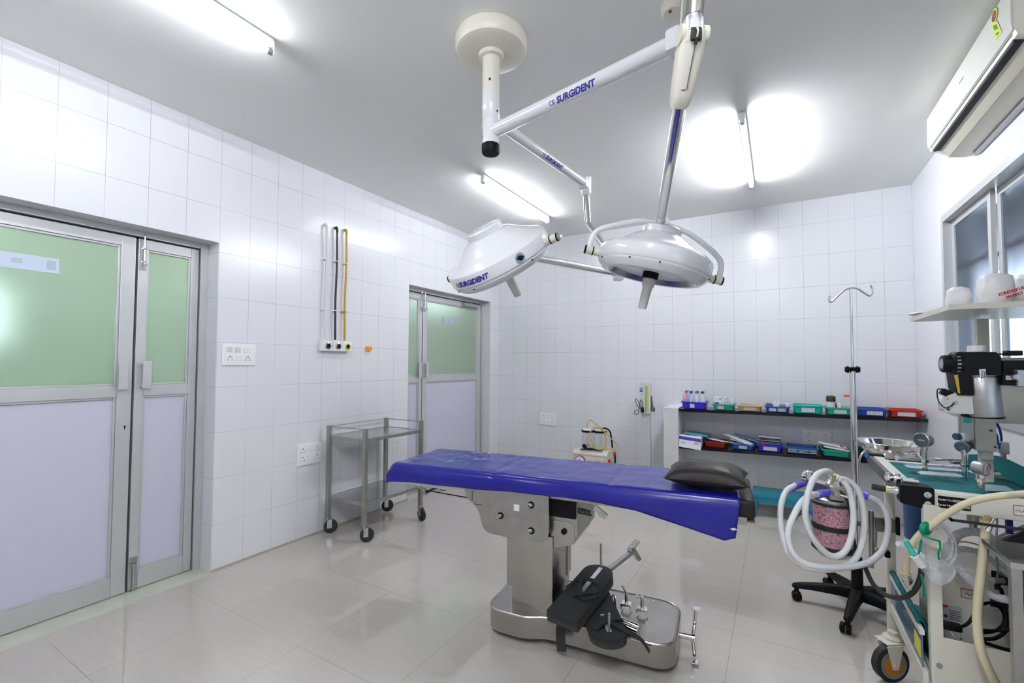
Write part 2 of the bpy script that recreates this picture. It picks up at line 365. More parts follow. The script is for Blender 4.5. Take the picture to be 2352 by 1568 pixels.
def door(no, y0, y1, head, xf, split, lab, nlab):
    """double-leaf aluminium door; big leaf y_big, narrow leaf on the other side of split"""
    root = bpy.data.objects.new('door_%d' % no, None); COL.objects.link(root); root.location = (xf, (y0+y1)/2, 0)
    root['kind'] = 'structure'; root['label'] = lab
    f = MB()
    f.bb(xf-.05, xf+.02, y0, y0+.045, 0, head, .002); f.bb(xf-.05, xf+.02, y1-.045, y1, 0, head, .002)
    f.bb(xf-.05, xf+.02, y0+.045, y1-.045, head-.035, head, .002)
    f.build('door_frame', M_alu, root)
    g = MB()
    for a_ in ((y0+.03, y0+.075, 0, head-.02), (y1-.075, y1-.03, 0, head-.02), (split-.03, split+.03, 0, head-.02), (y0+.075, y1-.075, head-.075, head-.02)): g.bb(xf-.040, xf-.033, a_[0], a_[1], a_[2], a_[3])
    g.build('door_stop', M_alud, root, sm=False)  # black strips put shade into the leaf gaps and stop corridor light
    for (a, c) in ((y0+.052, split-.006), (split+.006, y1-.052)):
        big = (c-a) > .6
        t = .055; zt = head-.045; wl = .07 if big else .045
        L = MB()
        x0, x1 = xf-.03, xf+.008
        L.bb(x0, x1, a, a+wl, .006, zt, .003); L.bb(x0, x1, c-wl, c, .006, zt, .003)
        L.bb(x0, x1, a+wl, c-wl, zt-.06, zt, .003); L.bb(x0, x1, a+wl, c-wl, 1.16, 1.225, .003); L.bb(x0, x1, a+wl, c-wl, .006, .115, .003)
        # chamfered glazing beads
        for z0, z1 in ((.115, 1.16), (1.225, zt-.06)):
            L.bb(x0+.004, x1-.009, a+wl, a+wl+.012, z0, z1, .002); L.bb(x0+.004, x1-.009, c-wl-.012, c-wl, z0, z1, .002)
            L.bb(x0+.004, x1-.009, a+wl+.012, c-wl-.012, z0, z0+.012, .002); L.bb(x0+.004, x1-.009, a+wl+.012, c-wl-.012, z1-.012, z1, .002)
        leaf = L.build('door_leaf', M_alu, root)
        p = MB(); p.bb(xf-.018, xf-.012, a+wl+.008, c-wl-.008, .125, 1.152); p.build('lower_panel', M_lam, leaf, sm=False)
        p = MB(); p.bb(xf-.018, xf-.013, a+wl+.008, c-wl-.008, 1.235, zt-.068); p.build('glass_pane', M_frost, leaf, sm=False)
        hy = c-.03 if abs(c-split) < .05 else a+.03; s = 1 if hy == a+.03 else -1
        h = MB()
        for z in (1.355, 1.225):
            h.bb(x1, x1+.004, hy-.022, hy+.018, z-.018, z+.018, .002); h.cyl((x1, hy, z), (x1+.03, hy, z), .006)
        h.box((x1+.03, hy+s*.022, 1.29), (.006, .045, .17), bev=.003)
        h.build('pull_handle', M_alu, leaf)
        if not big or no == 2:
            yb = a+.022 if abs(a-split) < .05 else c-.022
            k = MB(); k.bb(x1, x1+.004, yb-.018, yb+.018, zt-.19, zt-.005, .001); k.cyl((x1+.01, yb+.004, zt-.17), (x1+.01, yb+.004, zt+.03), .006); k.cyl((x1+.01, yb+.004, zt-.16), (x1+.035, yb+.012, zt-.16), .005)
            for z in (zt-.14, zt-.06): k.box((x1+.01, yb+.004, z), (.016, .02, .01), bev=.002)
            k.build('tower_bolt', M_steels, leaf)
        if not big and no == 1:
            yb = a+.022
            k = MB(); k.bb(x1, x1+.004, yb-.018, yb+.02, .01, .20, .001); k.cyl((x1+.01, yb, .005), (x1+.01, yb, .16), .006); k.box((x1+.01, yb, .16), (.018, .03, .01), bev=.002)
            k.build('floor_bolt', M_steels, leaf)
        if big and no == 1:
            k = MB(); k.cyl((x1-.001, c-.028, .985), (x1+.0015, c-.028, .985), .005, seg=12); k.bb(x1-.001, x1+.0015, c-.030, c-.026, .968, .985); k.build('keyhole', M_black, leaf)
    return root
d1 = door(1, D1[0], D1[1], D1[2], -.15, -3.885, 'large aluminium double door with green frosted glass at the left edge', 'x')
d2 = door(2, D2[0], D2[1], D2[2], -.12, -1.36, 'aluminium double door with green frosted glass near the back corner', 'x')
b = MB(); b.bb(-.165, -.1615, -4.75, -4.222, 1.845, 1.925); b.bb(-.1617, -.161, -4.40, -4.36, 1.875, 1.90, mi=1); b.bb(-.1617, -.161, -4.27, -4.235, 1.86, 1.91, mi=1)
st = b.build('door_notice', [mat('notice_paper', (.55, .62, .75), .6), mat('notice_print', (.40, .50, .55), .6)], d1, sm=False)
b = MB(); b.bb(-.132, -.1315, -1.01, -.735, 1.835, 1.90); b.bb(-.1315, -.131, -.885, -.875, 1.835, 1.90, mi=1); b.bb(-.1315, -.131, -1.0, -.985, 1.84, 1.895, mi=1); b.bb(-.1315, -.131, -.755, -.745, 1.84, 1.895, mi=1)
b.build('door_notice', [mat('notice_paper_far', (.42, .50, .55), .6), mat('notice_print_far', (.30, .38, .40), .6)], d2, sm=False)
# hydraulic closer on the far door
b = MB(); b.bb(-.11, -.06, -.66, -.36, 2.06, 2.105, .006); b.cyl((-.085, -.50, 2.105), (-.085, -.50, 2.12), .012)
b.tube([(-.085, -.50, 2.12), (-.02, -.62, 2.122)], .006, raw=True); b.tube([(-.02, -.62, 2.124), (-.09, -.30, 2.13)], .005, raw=True); b.box((-.09, -.28, 2.125), (.03, .07, .02), bev=.003)
b.build('door_closer', M_grey, d2)
# corridor behind the two doors, with its own lamps
b = MB()
for a_ in ((YF, -4.75, 0, H), (-4.75, -4.12, 0, 1.5), (-4.75, -4.12, 1.9, H), (-4.12, -3.35, 0, H), (-3.35, .2, 0, H), (.2, 1.2, 0, 2.25), (.2, 1.2, 2.7, H), (1.2, 2.2, 0, H)): b.bb(-1.75, -1.65, a_[0], a_[1], a_[2], a_[3])  # gaps added so the sky makes bright blobs in the door glass
b.bb(-1.75, -WT, 2.1, 2.2, 0, H); b.bb(-.3, -.2, .3, 2.1, 0, H); b.bb(-1.75, -WT, YF-.1, YF, 0, H)
struct('wall_corridor', b, mat('corridor_paint', (.64, .70, .52), .7), 'pale green corridor wall behind the doors')
b = MB(); b.bb(-1.75, -.15, YF-.1, 2.2, -.12, -.002); struct('floor_corridor', b, mat('corridor_floor', (.5, .5, .44), .4), 'corridor floor behind the doors')
b = MB(); b.bb(-1.75, -.4, YF-.1, 2.2, H, H+.1); b.bb(-.4, -.2, .3, 2.2, H, H+.1); struct('ceiling_corridor', b, mat('corridor_ceiling', (.7, .7, .7), .7), 'corridor ceiling behind the doors')

# ---------------------------------------------------------------- window
win = bpy.data.objects.new('window_1', None); COL.objects.link(win); win.location = (RW, (WY0+WY1)/2, WZ0); win['kind'] = 'structure'; win['label'] = 'wide aluminium sliding window in the right wall'
b = MB()
x0, x1 = RW-.012, RW+.10
b.bb(x0, x1, WY1-.03, WY1+.012, WZ0-.012, WZ1+.012, .002); b.bb(x0, x1, WY0-.01, WY0+.03, WZ0-.012, WZ1+.012, .002)
b.bb(x0, x1, WY0+.03, WY1-.03, WZ1-.035, WZ1+.012, .002); b.bb(x0, x1, WY0+.03, WY1-.03, WZ0-.012, WZ0+.035, .002)
b.build('window_frame', M_alu, win)
ys = [WY1-.03, -1.50, -2.35, -3.45, WY0+.03]
for i in range(4):
    a, c = ys[i+1], ys[i]; xo = RW+.035+(.028 if i % 2 else 0)
    s = MB(); s.bb(xo, xo+.025, a, a+.045, WZ0+.036, WZ1-.036, .002); s.bb(xo, xo+.025, c-.045, c, WZ0+.036, WZ1-.036, .002)
    s.bb(xo, xo+.025, a+.045, c-.045, WZ1-.08, WZ1-.036, .002); s.bb(xo, xo+.025, a+.045, c-.045, WZ0+.036, WZ0+.085, .002)
    so = s.build('window_sash', M_alu, win)
    g = MB(); g.bb(xo+.010, xo+.014, a+.04, c-.04, WZ0+.08, WZ1-.07); g.build('glass_pane', M_wing, so, sm=False)
b = MB()
for k in range(20): b.cyl((RW+.16, WY0+.1+k*.18, WZ0), (RW+.16, WY0+.1+k*.18, WZ1), .007, seg=8)
for z in (1.35, 1.72, 2.05): b.bb(RW+.152, RW+.168, WY0, WY1, z-.015, z+.015)
b.build('security_grille', M_rub, win)
b = MB(); b.bb(RW+.2, 6.1, -6, 2, 2.42, 2.52); struct('trim_3', b, mat('concrete_soffit', (.10, .10, .12), .8), 'concrete sunshade slab outside the window')  # added slab, coloured dark and extended to shade the upper panes
b = MB(); n = 160
prof = [(-5+7*k/n, 6.3+.03*math.sin(k*1.3)) for k in range(n+1)]
vs = [(x, y, 0) for y, x in prof]+[(x, y, 2.3) for y, x in prof]
b.add(vs, [(k, k+1, n+2+k, n+1+k) for k in range(n)])
vs2 = [(x+.03, y, z) for x, y, z in vs]; b.add(vs2, [(n+1+k, n+2+k, k+1, k) for k in range(n)])
struct('wall_outside', b, mat('sheet_fence', (.72, .78, .80), .6), 'pale corrugated sheet fence outside the window')  # added backdrop: brightens the lower panes, ribbed to suggest vertical folds
b = MB(); b.bb(RW+.2, 8.5, -6, 2, -.1, -.01); struct('floor_outside', b, mat('yard', (.45, .44, .42), .8), 'yard outside the window')

# ---------------------------------------------------------------- tube lamps
def tube_light(x, y0, y1, z, label, glow=None):
    t = thing('tube_light', (x, (y0+y1)/2, H), label, 'ceiling light', 'fluorescent tubes on the ceiling')
    b = MB(); b.bb(x-.018, x+.018, y0, y1, H-.045, H-.001, .004)
    b.bb(x-.014, x+.014, y0-.008, y0, H-.075, H-.004, .003); b.bb(x-.014, x+.014, y1, y1+.008, H-.075, H-.004, .003)
    b.build('batten', M_white, t)
    g = MB(); g.cyl((x, y0+.02, H-.062), (x, y1-.02, H-.062), .013, seg=16); g.build('lamp_tube', glow or M_tube, t)
    for ya, yb in ((y0, y0+.022), (y1-.022, y1)): c = MB(); c.cyl((x, ya, H-.062), (x, yb, H-.062), .015, seg=16); c.build('end_cap', M_grey, t)
    return t
tube_light(1.11, -5.05, -3.83, H, 'lit tube light on the ceiling at upper left, cut by the top edge')
tube_light(1.12, -2.03, -.79, H, 'lit tube light on the ceiling behind the left surgical lamp')
tube_light(3.04, -2.0, -.81, H, 'brightest tube light, seen end-on right of the surgical light arms', M_tube3)
tube_light(3.04, -5.75, -4.53, H, 'tube light on the ceiling behind the camera', M_tube4)  # added lamp, far stronger than the visible tubes, as fill light
def corridor_lamp(y, label):
    t = thing('corridor_light', (-1.4, y, H), label, 'ceiling light')
    b = MB(); b.bb(-1.42, -1.38, y-.6, y+.6, H-.05, H-.001); b.build('batten', M_white, t)
    g = MB(); g.cyl((-1.4, y-.58, H-.07), (-1.4, y+.58, H-.07), .03, seg=12); g.build('lamp_tube', M_tubec, t)
M_tubec = tube_m('corridor_tube_glow', 34, (.80, 1, .92))
corridor_lamp(-5.1, 'tube light in the corridor behind the large door')
corridor_lamp(-1.9, 'tube light in the corridor behind the far door')

# ---------------------------------------------------------------- surgical light
cx, cy = 2.041, -3.309
sl = thing('surgical_light', (cx, cy, H), 'white twin-dome surgical light hanging from the ceiling on two arms', 'surgical light')
b = MB(); b.lathe((cx, cy, H-.0005), -Z, [(0, 0), (.163, 0), (.172, .02), (.172, .055), (.163, .072), (.145, .08), (.06, .084), (.058, .10), (.050, .104), (.0, .104)], 64)
b.build('ceiling_canopy', M_creamd, sl)
b = MB(); b.cyl((cx, cy, H-.09), (cx, cy, 2.655), .0415, seg=32); b.cyl((cx+.02, cy-.04, 2.70), (cx+.02, cy-.043, 2.70), .005, mi=1); b.build('down_tube', [M_creamd, M_black], sl)
b = MB(); b.lathe((cx, cy, 2.655), -Z, [(0, 0), (.043, 0), (.043, .132), (.0415, .134), (.0, .134)], 32)
b.cyl((cx+.043, cy-.012, 2.555), (cx+.0445, cy-.012, 2.555), .005, mi=1)
b.build('upper_bearing_sleeve', [M_whitep, M_black], sl)
b = MB(); b.lathe((cx, cy, 2.521), -Z, [(0, 0), (.0415, .0), (.0425, .003), (.0425, .115), (.0, .115)], 32)
slv = b.build('lower_bearing_sleeve', M_whitep, sl)
# rating label wrapped round the left of the lower sleeve
def cylpatch(mb, c, r, a0, a1, z0, z1, mi=0, n=8):
    vs = []
    for k in range(n+1):
        a = a0+(a1-a0)*k/n
        for z in (z0, z1): vs.append((c[0]+r*math.cos(a), c[1]+r*math.sin(a), z))
    mb.add(vs, [(2*k, 2*k+2, 2*k+3, 2*k+1) for k in range(n)], mi)
b = MB(); th = math.atan2(-.86, -.5)
cylpatch(b, (cx, cy), .0431, th-.55, th+.10, 2.445, 2.508); cylpatch(b, (cx, cy), .0433, th-.5, th+.02, 2.474, 2.505, 1)
cylpatch(b, (cx, cy), .0433, th-.1, th+.04, 2.462, 2.472, 2)
for k in range(4): cylpatch(b, (cx, cy), .0433, th-.5+k*.13, th-.44+k*.13, 2.43, 2.470, 3)
b.build('rating_label', [M_paper, mat('pale_green_label', (.50, .58, .30), .6), M_inkr, M_inkd], sl, sm=False)
b = MB(); b.lathe((cx, cy, 2.406), -Z, [(0, 0), (.0425, 0), (.043, .004), (.043, .034), (.039, .042), (0, .042)], 32); b.build('bottom_cap', M_black, sl)
def arm(a, e, r, tt, toff, tsz, tsh=0, flip=False):
    a, e = Vector(a), Vector(e); d = (e-a).normalized()
    b = MB(); b.cyl(a+d*.03, e, r, seg=28)
    o = b.build('horizontal_arm', M_whitep, sl)
    toward = (Vector((3.2034, -5.0775, 1.3703))-(a+e)/2); toward = (toward-d*toward.dot(d)).normalized(); up = d.cross(toward)
    if up.z < 0: up = -up
    xd = d if up.cross(toward).dot(d) > 0 else -d
    L = MB()
    def wrap(L, txt, size, xo, **kw):
        vs, fs = text_geo(txt, size, **kw); c = a+d*toff
        out = []
        for v in vs:
            ang = v.y/r; rr = r+.0009+v.z
            out.append(c+xd*(v.x+xo)+toward*rr*math.cos(ang)+up*rr*math.sin(ang))
        L.add(out, fs)
    wrap(L, 'SURGiDENT', tsz, .0, shear=.25, off=.0013, spacing=1.0, ext=.0004, sub=.008); L.build('lettering', M_ink, o, sm=False)
    L = MB(); wrap(L, 'CE', tsz*.75, -tsz*3.35, off=0, ext=.0004, sub=.008); L.build('certification_mark', M_ink, o, sm=False)
    return d
P1 = Vector((2.925, -3.498, 2.467)); A1 = Vector((cx, cy, 2.467))
d = arm(A1, P1, .0305, '', .498, .034)
P2 = Vector((2.139, -2.315, 2.541)); A2 = Vector((cx, cy, 2.541))
arm(A2, P2, .0265, '', .56, .034)
# elbow of arm 1
b = MB(); x, y, dd = frame_of(P1-A1); b.box(P1+dd*.012, (.075, .078, .085), (x, y, dd), bev=.012)
b.cyl(P1+Vector((.02, 0, -.03)), P1+Vector((.02, 0, -.10)), .030, seg=24)
b.build('arm_joint', M_whitep, sl)
D1p = (2.94,-3.53,2.272)
b = MB(); b.cyl(P1+Vector((.02, 0, -.10)), D1p, .021, .021, seg=20); b.build('drop_tube', M_chrome, sl)
top = (3.038,-3.804,2.466)
b = MB(); b.tube([D1p, (2.96,-3.591,2.364), (2.996,-3.702,2.481), top], .021, seg=18, n=6)
b.build('spring_arm', M_chrome, sl)
Bp = Vector((3.014,-3.787,2.259))
b = MB(); b.cyl(top, (3.021,-3.791,2.32), .0235, seg=24); b.cyl((3.016,-3.834,2.312), (3.014,-3.822,2.321), .004, seg=10); b.cyl((3.039,-3.821,2.307), (3.037,-3.808,2.317), .004, seg=10)
b.build('spring_arm_end', M_steel, sl)
b = MB(); b.cyl((3.021,-3.791,2.32), (3.019,-3.787,2.289), .0225, .0225, seg=24)
for s_ in (-1, 1): b.box(Bp+R2*.019*s_+U2*.015, (.010, .07, .05), (R2, U2, Fv), bev=.004)
b.box(Bp+U2*.018-Fv*.01, (.028, .075, .03), (R2, U2, Fv), bev=.005); b.build('fork_joint', M_whitep, sl)
b = MB(); b.cyl(Bp-Fv*.022-U2*.022, Bp+Fv*.01-U2*.01, .016, seg=16); b.tube([Bp-Fv*.026+U2*.005, Bp-Fv*.034-U2*.012, Bp-Fv*.026-U2*.03], .004)
b.box(Bp-Fv*.030-U2*.004, (.030, .012, .034), (R2, Fv, U2), bev=.004); b.tube([Bp-Fv*.037+U2*.008, Bp-Fv*.044-U2*.004, Bp-Fv*.037-U2*.016], .0025, mi=1)  # black box stands in for the shade in the fork opening
b.build('joint_core', [M_rub, M_creamd], sl)
rt = Vector((2.978,-3.734,2.15)); rb = Vector((2.768,-3.072,1.949)); rd = (rb-rt).normalized()
# beige two-piece cover tapering towards the chrome rod
b = MB(); cdir = (rt-Bp); n_ = cdir.normalized(); xx = (R2-n_*R2.dot(n_)).normalized(); yy = n_.cross(xx)
prof = [(.042, .028, -.02), (.040, .033, .03), (.037, .034, .08), (.034, .032, .13), (.030, .028, .155), (.022, .02, .168)]
vs = []; fs = []; sg = 20
for w, h_, t_ in prof:
    for k in range(sg):
        a = 2*PI*k/sg; ca, sa = math.cos(a), math.sin(a)
        vs.append(Bp+n_*t_+xx*w*abs(ca)**.6*(1 if ca > 0 else -1)*.88+yy*h_*abs(sa)**.6*(1 if sa > 0 else -1))
for i in range(len(prof)-1): fs += [(i*sg+k, i*sg+(k+1) % sg, (i+1)*sg+(k+1) % sg, (i+1)*sg+k) for k in range(sg)]
fs += [tuple(range(sg))[::-1], tuple(range((len(prof)-1)*sg, len(prof)*sg))]
vs2 = [v+U2*.0-n_*.035 for v in vs]
b.add(vs, fs)
for s_ in (-1, 1): b.cyl(Bp+xx*.024*s_-n_*.01, Bp+xx*.038*s_-n_*.01, .026, seg=24)
jc = b.build('joint_cover', M_creamd, sl)
b = MB(); b.box(Bp+n_*.052-yy*(.036 if yy.dot(Fv) > 0 else -.036), (.0012, .003, .13), (xx, yy, n_)); b.build('cover_seam', M_inkd, jc)
b = MB(); b.cyl(rt-rd*.03, rb, .0205, seg=24); b.build('lamp_rod', M_chrome, sl)

def lamp_head(c, a, e1, yokedir, R, text_ang, big=True):
    """dome centred on the rim plane at c; a = axis pointing down (light side); e1 = pivot axis"""
    c, a = Vector(c), Vector(a).normalized(); e1 = (Vector(e1)-a*Vector(e1).dot(a)).normalized(); e2 = a.cross(e1)
    up = -a
    hd = MB()
    hd.lathe(c, up, [(R*.74, -.028), (R*.80, -.034), (R*.88, -.030), (R*.97, -.008), (R*.985, .0), (R*.985, .001), (R*.975, .003), (R*.985, .005), (R*1.0, .012), (R*1.0, .05), (R*.985, .062), (R*.93, .075), (R*.80, .088), (R*.62, .115), (R*.44, .145), (R*.36, .153), (R*.34, .154), (R*.34, .180), (R*.31, .186), (0, .188)], 72, hint=e2, caps=False)
    hd.lathe(c, up, [(R*.74, -.028), (R*.70, -.010), (R*.6, .02), (.0, .03)], 72, hint=e2, caps=False)
    head = hd.build('lamp_head', M_whitep, sl, angle=28)
    b = MB(); b.lathe(c, up, [(R*.76, -.031), (R*.74, -.0315), (R*.66, -.012), (R*.66, -.008), (R*.76, -.02)], 72, caps=False); b.build('glass_rim', M_lens, head)
    b = MB(); b.lathe(c, up, [(R*.665, -.011), (R*.4, -.0115), (0, -.0115)], 64, caps=False); b.build('diffuser_glass', mat('diffuser_glass', (.72, .74, .76), .25) if 'diffuser_glass' not in bpy.data.materials else bpy.data.materials['diffuser_glass'], head)
    b = MB(); b.lathe(c, a, [(0, .005), (.034, .010), (.034, .036), (.030, .040), (.0, .04)], 28, mi=0); b.build('handle_collar', M_black, head)
    b = MB(); b.lathe(c, a, [(0, .038), (.026, .038), (.027, .07), (.021, .078), (.0185, .165), (.017, .172), (0, .173)], 28); b.build('sterile_handle', mat('handle_plastic', (.60, .60, .57), .4), head)
    # pivots
    for s_ in (-1, 1):
        p = c+e1*R*.985*s_+up*.022
        b = MB(); b.cyl(p-e1*.02*s_, p+e1*.03*s_, .019, .017, seg=20); b.cyl(p+e1*.034*s_, p+e1*.062*s_, .018, seg=20)
        b.cyl(p+e1*.029*s_, p+e1*.034*s_, .0195, seg=20, mi=1); b.cyl(p+e1*.062*s_, p+e1*.069*s_, .0195, .018, seg=20, mi=1)
        b.build('pivot_knob', [M_creamd, M_black], head)
    yd = Vector(yokedir); yd = (yd-e1*yd.dot(e1)).normalized(); m0 = c+up*.022
    w = R*.985+.050; hh = R*.74
    pts = [m0-e1*w+yd*.004, m0-e1*w*.985+yd*hh*.38, m0-e1*w*.86+yd*hh*.60, m0-e1*w*.48+yd*hh*.90, m0-e1*w*.30+yd*hh*.98, m0-e1*w*.1+yd*hh*1.0, m0+e1*w*.1+yd*hh*1.0, m0+e1*w*.30+yd*hh*.98, m0+e1*w*.48+yd*hh*.90, m0+e1*w*.86+yd*hh*.60, m0+e1*w*.985+yd*hh*.38, m0+e1*w+yd*.004]
    b = MB(); b.tube(pts, .0125, seg=14, n=6); b.build('yoke', M_whitep, head)
    b = MB()
    for an in (.5, 1.7, -1.2, -2.4, 2.9, 2.2, 3.6, 4.3):
        q = c+(e1*math.cos(an)+e2*math.sin(an))*R*.987-up*.0035; nn = (e1*math.cos(an)+e2*math.sin(an)); b.cyl(q-nn*.004, q+nn*.0015, .0035, seg=10)
    b.build('rim_screw', M_black, head)
    return head, e1, e2, m0+yd*hh
# right lamp
aR = -U2*.975-R2*.235+Fv*.06
hdR, e1, e2, apx = lamp_head((2.738,-3.083,1.778), aR, R2*.97-U2*.225-Fv*.03, U2*.98-Fv*.02+R2*.2, .242, 0)
b = MB(); b.cyl(apx-rd*.03, apx+rd*.015, .024, seg=20); b.build('rod_socket', M_whitep, hdR)
b = MB(); q = Vector((2.924,-3.283,1.67)); 
# left lamp
aL = (R2*.45-U2*.82+Fv*.36).normalized(); eL = (R2*.82+U2*.20-Fv*.54)
cL = Vector((2.103,-3.305,1.831))
hdL, e1, e2, apL = lamp_head(cL, aL, eL, R2*.5+U2*.30+Fv*.81, .250, 0)
upL = -aL
# lettering and switch on the rim band facing the camera
def band_text(parent, c, up, e1, e2, R, ang0, txt, size, h, m, **kw):
    vs, fs = text_geo(txt, size, **kw); out = []
    for v in vs:
        an = ang0+v.x/R*BS; n = e1*math.cos(an)+e2*math.sin(an)
        out.append(c+up*(h+v.y)+n*(R+.0012+v.z))
    mb = MB(); mb.add(out, fs); return mb.build('lettering' if len(txt) > 2 else 'certification_mark', m, parent, sm=False)
tc = Vector((3.2034, -5.0775, 1.3703))-cL; base = math.atan2(tc.dot(e2), tc.dot(e1))
BS = 1 if (e2*math.cos(base)-e1*math.sin(base)).dot(R2) > 0 else -1
band_text(hdL, cL, upL, e1, e2, .25, base-BS*.63, 'SURGiDENT', .031, .031, M_ink, shear=.25, off=.0014, ext=.0003, sub=.01)
band_text(hdL, cL, upL, e1, e2, .25, base-BS*1.02, 'CE', .026, .030, M_inkd, off=0, ext=.0003, sub=.01)
an = base+BS*.32; nn = e1*math.cos(an)+e2*math.sin(an); q = cL+upL*.033+nn*.25
b = MB(); b.cyl(q, q+nn*.003, .022, seg=24); b.cyl(q+nn*.003, q+nn*.010, .011, seg=16, mi=1); b.box(q+nn*.013, (.006, .028, .008), (upL, nn.cross(upL), nn), bev=.002, mi=1)
b.build('selector_switch', [M_chrome, M_black], hdL)
# suspension of the left lamp: drop tube with a bend, then the long spring arm
b = MB(); b.cyl(P2+Vector((.0, .0, .045)), P2+Vector((0, 0, -.055)), .034, .032, seg=24); b.cyl(P2-Vector((0, 0, .055)), P2-Vector((0, 0, .075)), .032, .026, seg=24)
x, y, dd = frame_of(P2-A2); b.box(P2-dd*.03, (.06, .07, .05), (x, y, dd), bev=.01); b.build('arm_joint', M_whitep, sl)
q0 = P2-Vector((0, 0, .06)); q1 = Vector((2.148,-2.312,2.287)); q2 = Vector((2.343,-2.361,2.003))
b = MB(); b.cyl(q0, q1, .0215, seg=20); b.cyl(q1, q2, .0205, seg=20); b.lathe(q1-Vector((0, 0, .021)), Z, [(0, 0), (.015, .005), (.0215, .021), (.015, .037), (0, .042)], 20)
b.build('drop_tube', M_chrome, sl)
q3 = Vector((2.367,-2.367,1.923))
b = MB(); b.box(q3, (.06, .06, .09), (R2, Fv, U2), bev=.012); b.build('arm_joint', M_whitep, sl)
b = MB(); b.cyl(q3, apL, .019, seg=20); b.build('spring_arm', M_chrome, sl)
b = MB(); b.cyl(apL-(q3-apL).normalized()*.01, apL+(q3-apL).normalized()*.05, .024, seg=20); b.build('rod_socket', M_whitep, hdL)

# ---------------------------------------------------------------- ceiling and wall fittings
t = thing('smoke_detector', (2.835, -3.09, H), 'round cream smoke detector on the ceiling beside the light arm', 'smoke detector')
b = MB(); b.lathe((2.835, -3.09, H-.0005), -Z, [(0, 0), (.046, 0), (.05, .01), (.05, .03), (.040, .045), (.02, .05), (0, .05)], 36); b.build('housing', M_creamd, t)
b = MB(); b.cyl((2.83, -3.115, H-.048), (2.83, -3.115, H-.053), .007, seg=14); b.build('status_light', mat('dark_red_lens', (.25, .06, .05), .3), t)

ac = thing('air_conditioner', (RW, -2.02, 2.6), 'white split air conditioner high on the right wall above the window', 'air conditioner')
y0, y1 = -2.60, -1.45
pr_ = [(0, 2.905), (-.165, 2.905), (-.195, 2.895), (-.205, 2.87), (-.205, 2.70), (-.195, 2.665), (-.165, 2.655), (-.12, 2.618), (-.05, 2.602), (0, 2.602)]
b = MB(); b.prism([(x, z-2.6) for x, z in pr_], (RW-.001, y0+.012, 2.6), X, Z, Y*(y1-y0-.024)); b.build('casing', M_creamd, ac, angle=25)
b = MB()
for ya in (y0, y1-.03):
    b.prism([(x*1.02, (z-2.6)*1.01-.001) for x, z in pr_], (RW-.001, ya, 2.6), X, Z, Y*.03)
b.build('end_cap', M_creamd, ac, angle=25)
b = MB(); b.prism([(-.205, 2.885), (-.215, 2.87), (-.217, 2.72), (-.213, 2.69), (-.205, 2.685)], (RW, y0+.004, 0), X, Z, Y*(y1-y0-.008)); ap = b.build('front_panel', mat('panel_offwhite', (.60, .62, .57), .3), ac)
b = MB(); b.bb(RW-.2178, RW-.217, -2.08, -2.02, 2.785, 2.792); b.build('brand_mark', M_grey, ap, sm=False)
def on_panel(pts, dx, mi):
    b.add([(RW-.2172-dx, p[1], p[2]) for p in pts], [tuple(range(len(pts)))], mi)
b = MB(); on_panel(((4.018,-2.422,2.827), (4.018,-2.478,2.805), (4.018,-2.523,2.727), (4.018,-2.46,2.736)), .001, 0)
on_panel(((4.018,-2.439,2.808), (4.018,-2.473,2.795), (4.018,-2.488,2.765), (4.018,-2.454,2.779)), .0013, 1); on_panel(((4.018,-2.462,2.761), (4.018,-2.495,2.749), (4.018,-2.499,2.739), (4.018,-2.469,2.747)), .0013, 1)
q = Vector((4.018,-2.455,2.841)); q.x = RW-.2172
b.cyl(q, q-X*.0015, .030, seg=28, mi=0); b.cyl(q, q-X*.0020, .022, seg=28, mi=2); b.cyl(q-Y*.008, q-X*.0024-Y*.008, .011, seg=20, mi=3)
b.build('energy_sticker', [M_yell, M_greenp, M_inkd, M_inkr], ap, sm=False)
b = MB(); b.bb(RW-.20, RW-.165, y0+.04, y1-.04, 2.651, 2.668, .002); b.build('outlet_slot', M_alud, ac)
b = MB(); b.box((RW-.150, (y0+y1)/2, 2.640), (.075, y1-y0-.09, .006), ((math.cos(.68), 0, -math.sin(.68)), Y, (math.sin(.68), 0, math.cos(.68))), bev=.002); b.build('louvre', mat('louvre_plastic', (.55, .54, .44), .4), ac)
b = MB(); b.bb(RW-.03, RW-.001, y0+.05, y1-.06, 2.585, 2.603); b.build('mounting_plate', M_grey, ac)

def gas_pipe(y, ztop, m, lab, kind):
    r = .0085
    t = thing('gas_pipe', (.02, y, 1.55), lab, 'pipe')
    b = MB(); b.tube([(-.0, y-.0, ztop-.01), (.020, y, ztop-.004), (.030, y, ztop-.022), (.030, y, ztop-.05)], r*1.25, n=5)
    b.tube([(.030, y, ztop-.04), (.030, y+.004, 2.2), (.028, y-.004, 1.9), (.028, y-.002, 1.72), (.028, y, 1.556)], r, n=6)
    b.build('pipe', m, t)
    for z in (2.215, 1.80):
        c = MB(); c.bb(.0005, .014, y-.022, y+.022, z-.006, z+.006, .002); c.tube([(.012, y-.016, z), (.036, y-.012, z), (.040, y, z), (.036, y+.012, z), (.012, y+.016, z)], .004, n=4, seg=6)
        c.build('clip', M_white if not (kind == 'yellow' and z < 2) else m, t)
    return t
gas_pipe(-2.69, 2.505, M_pipew, 'white gas pipe, left of the three pipes on the left wall', 'white')
gas_pipe(-2.588, 2.507, M_pipeb, 'black gas pipe, middle of the three pipes on the left wall', 'black')
gas_pipe(-2.493, 2.512, M_pipey, 'yellow gas pipe, right of the three pipes on the left wall', 'yellow')
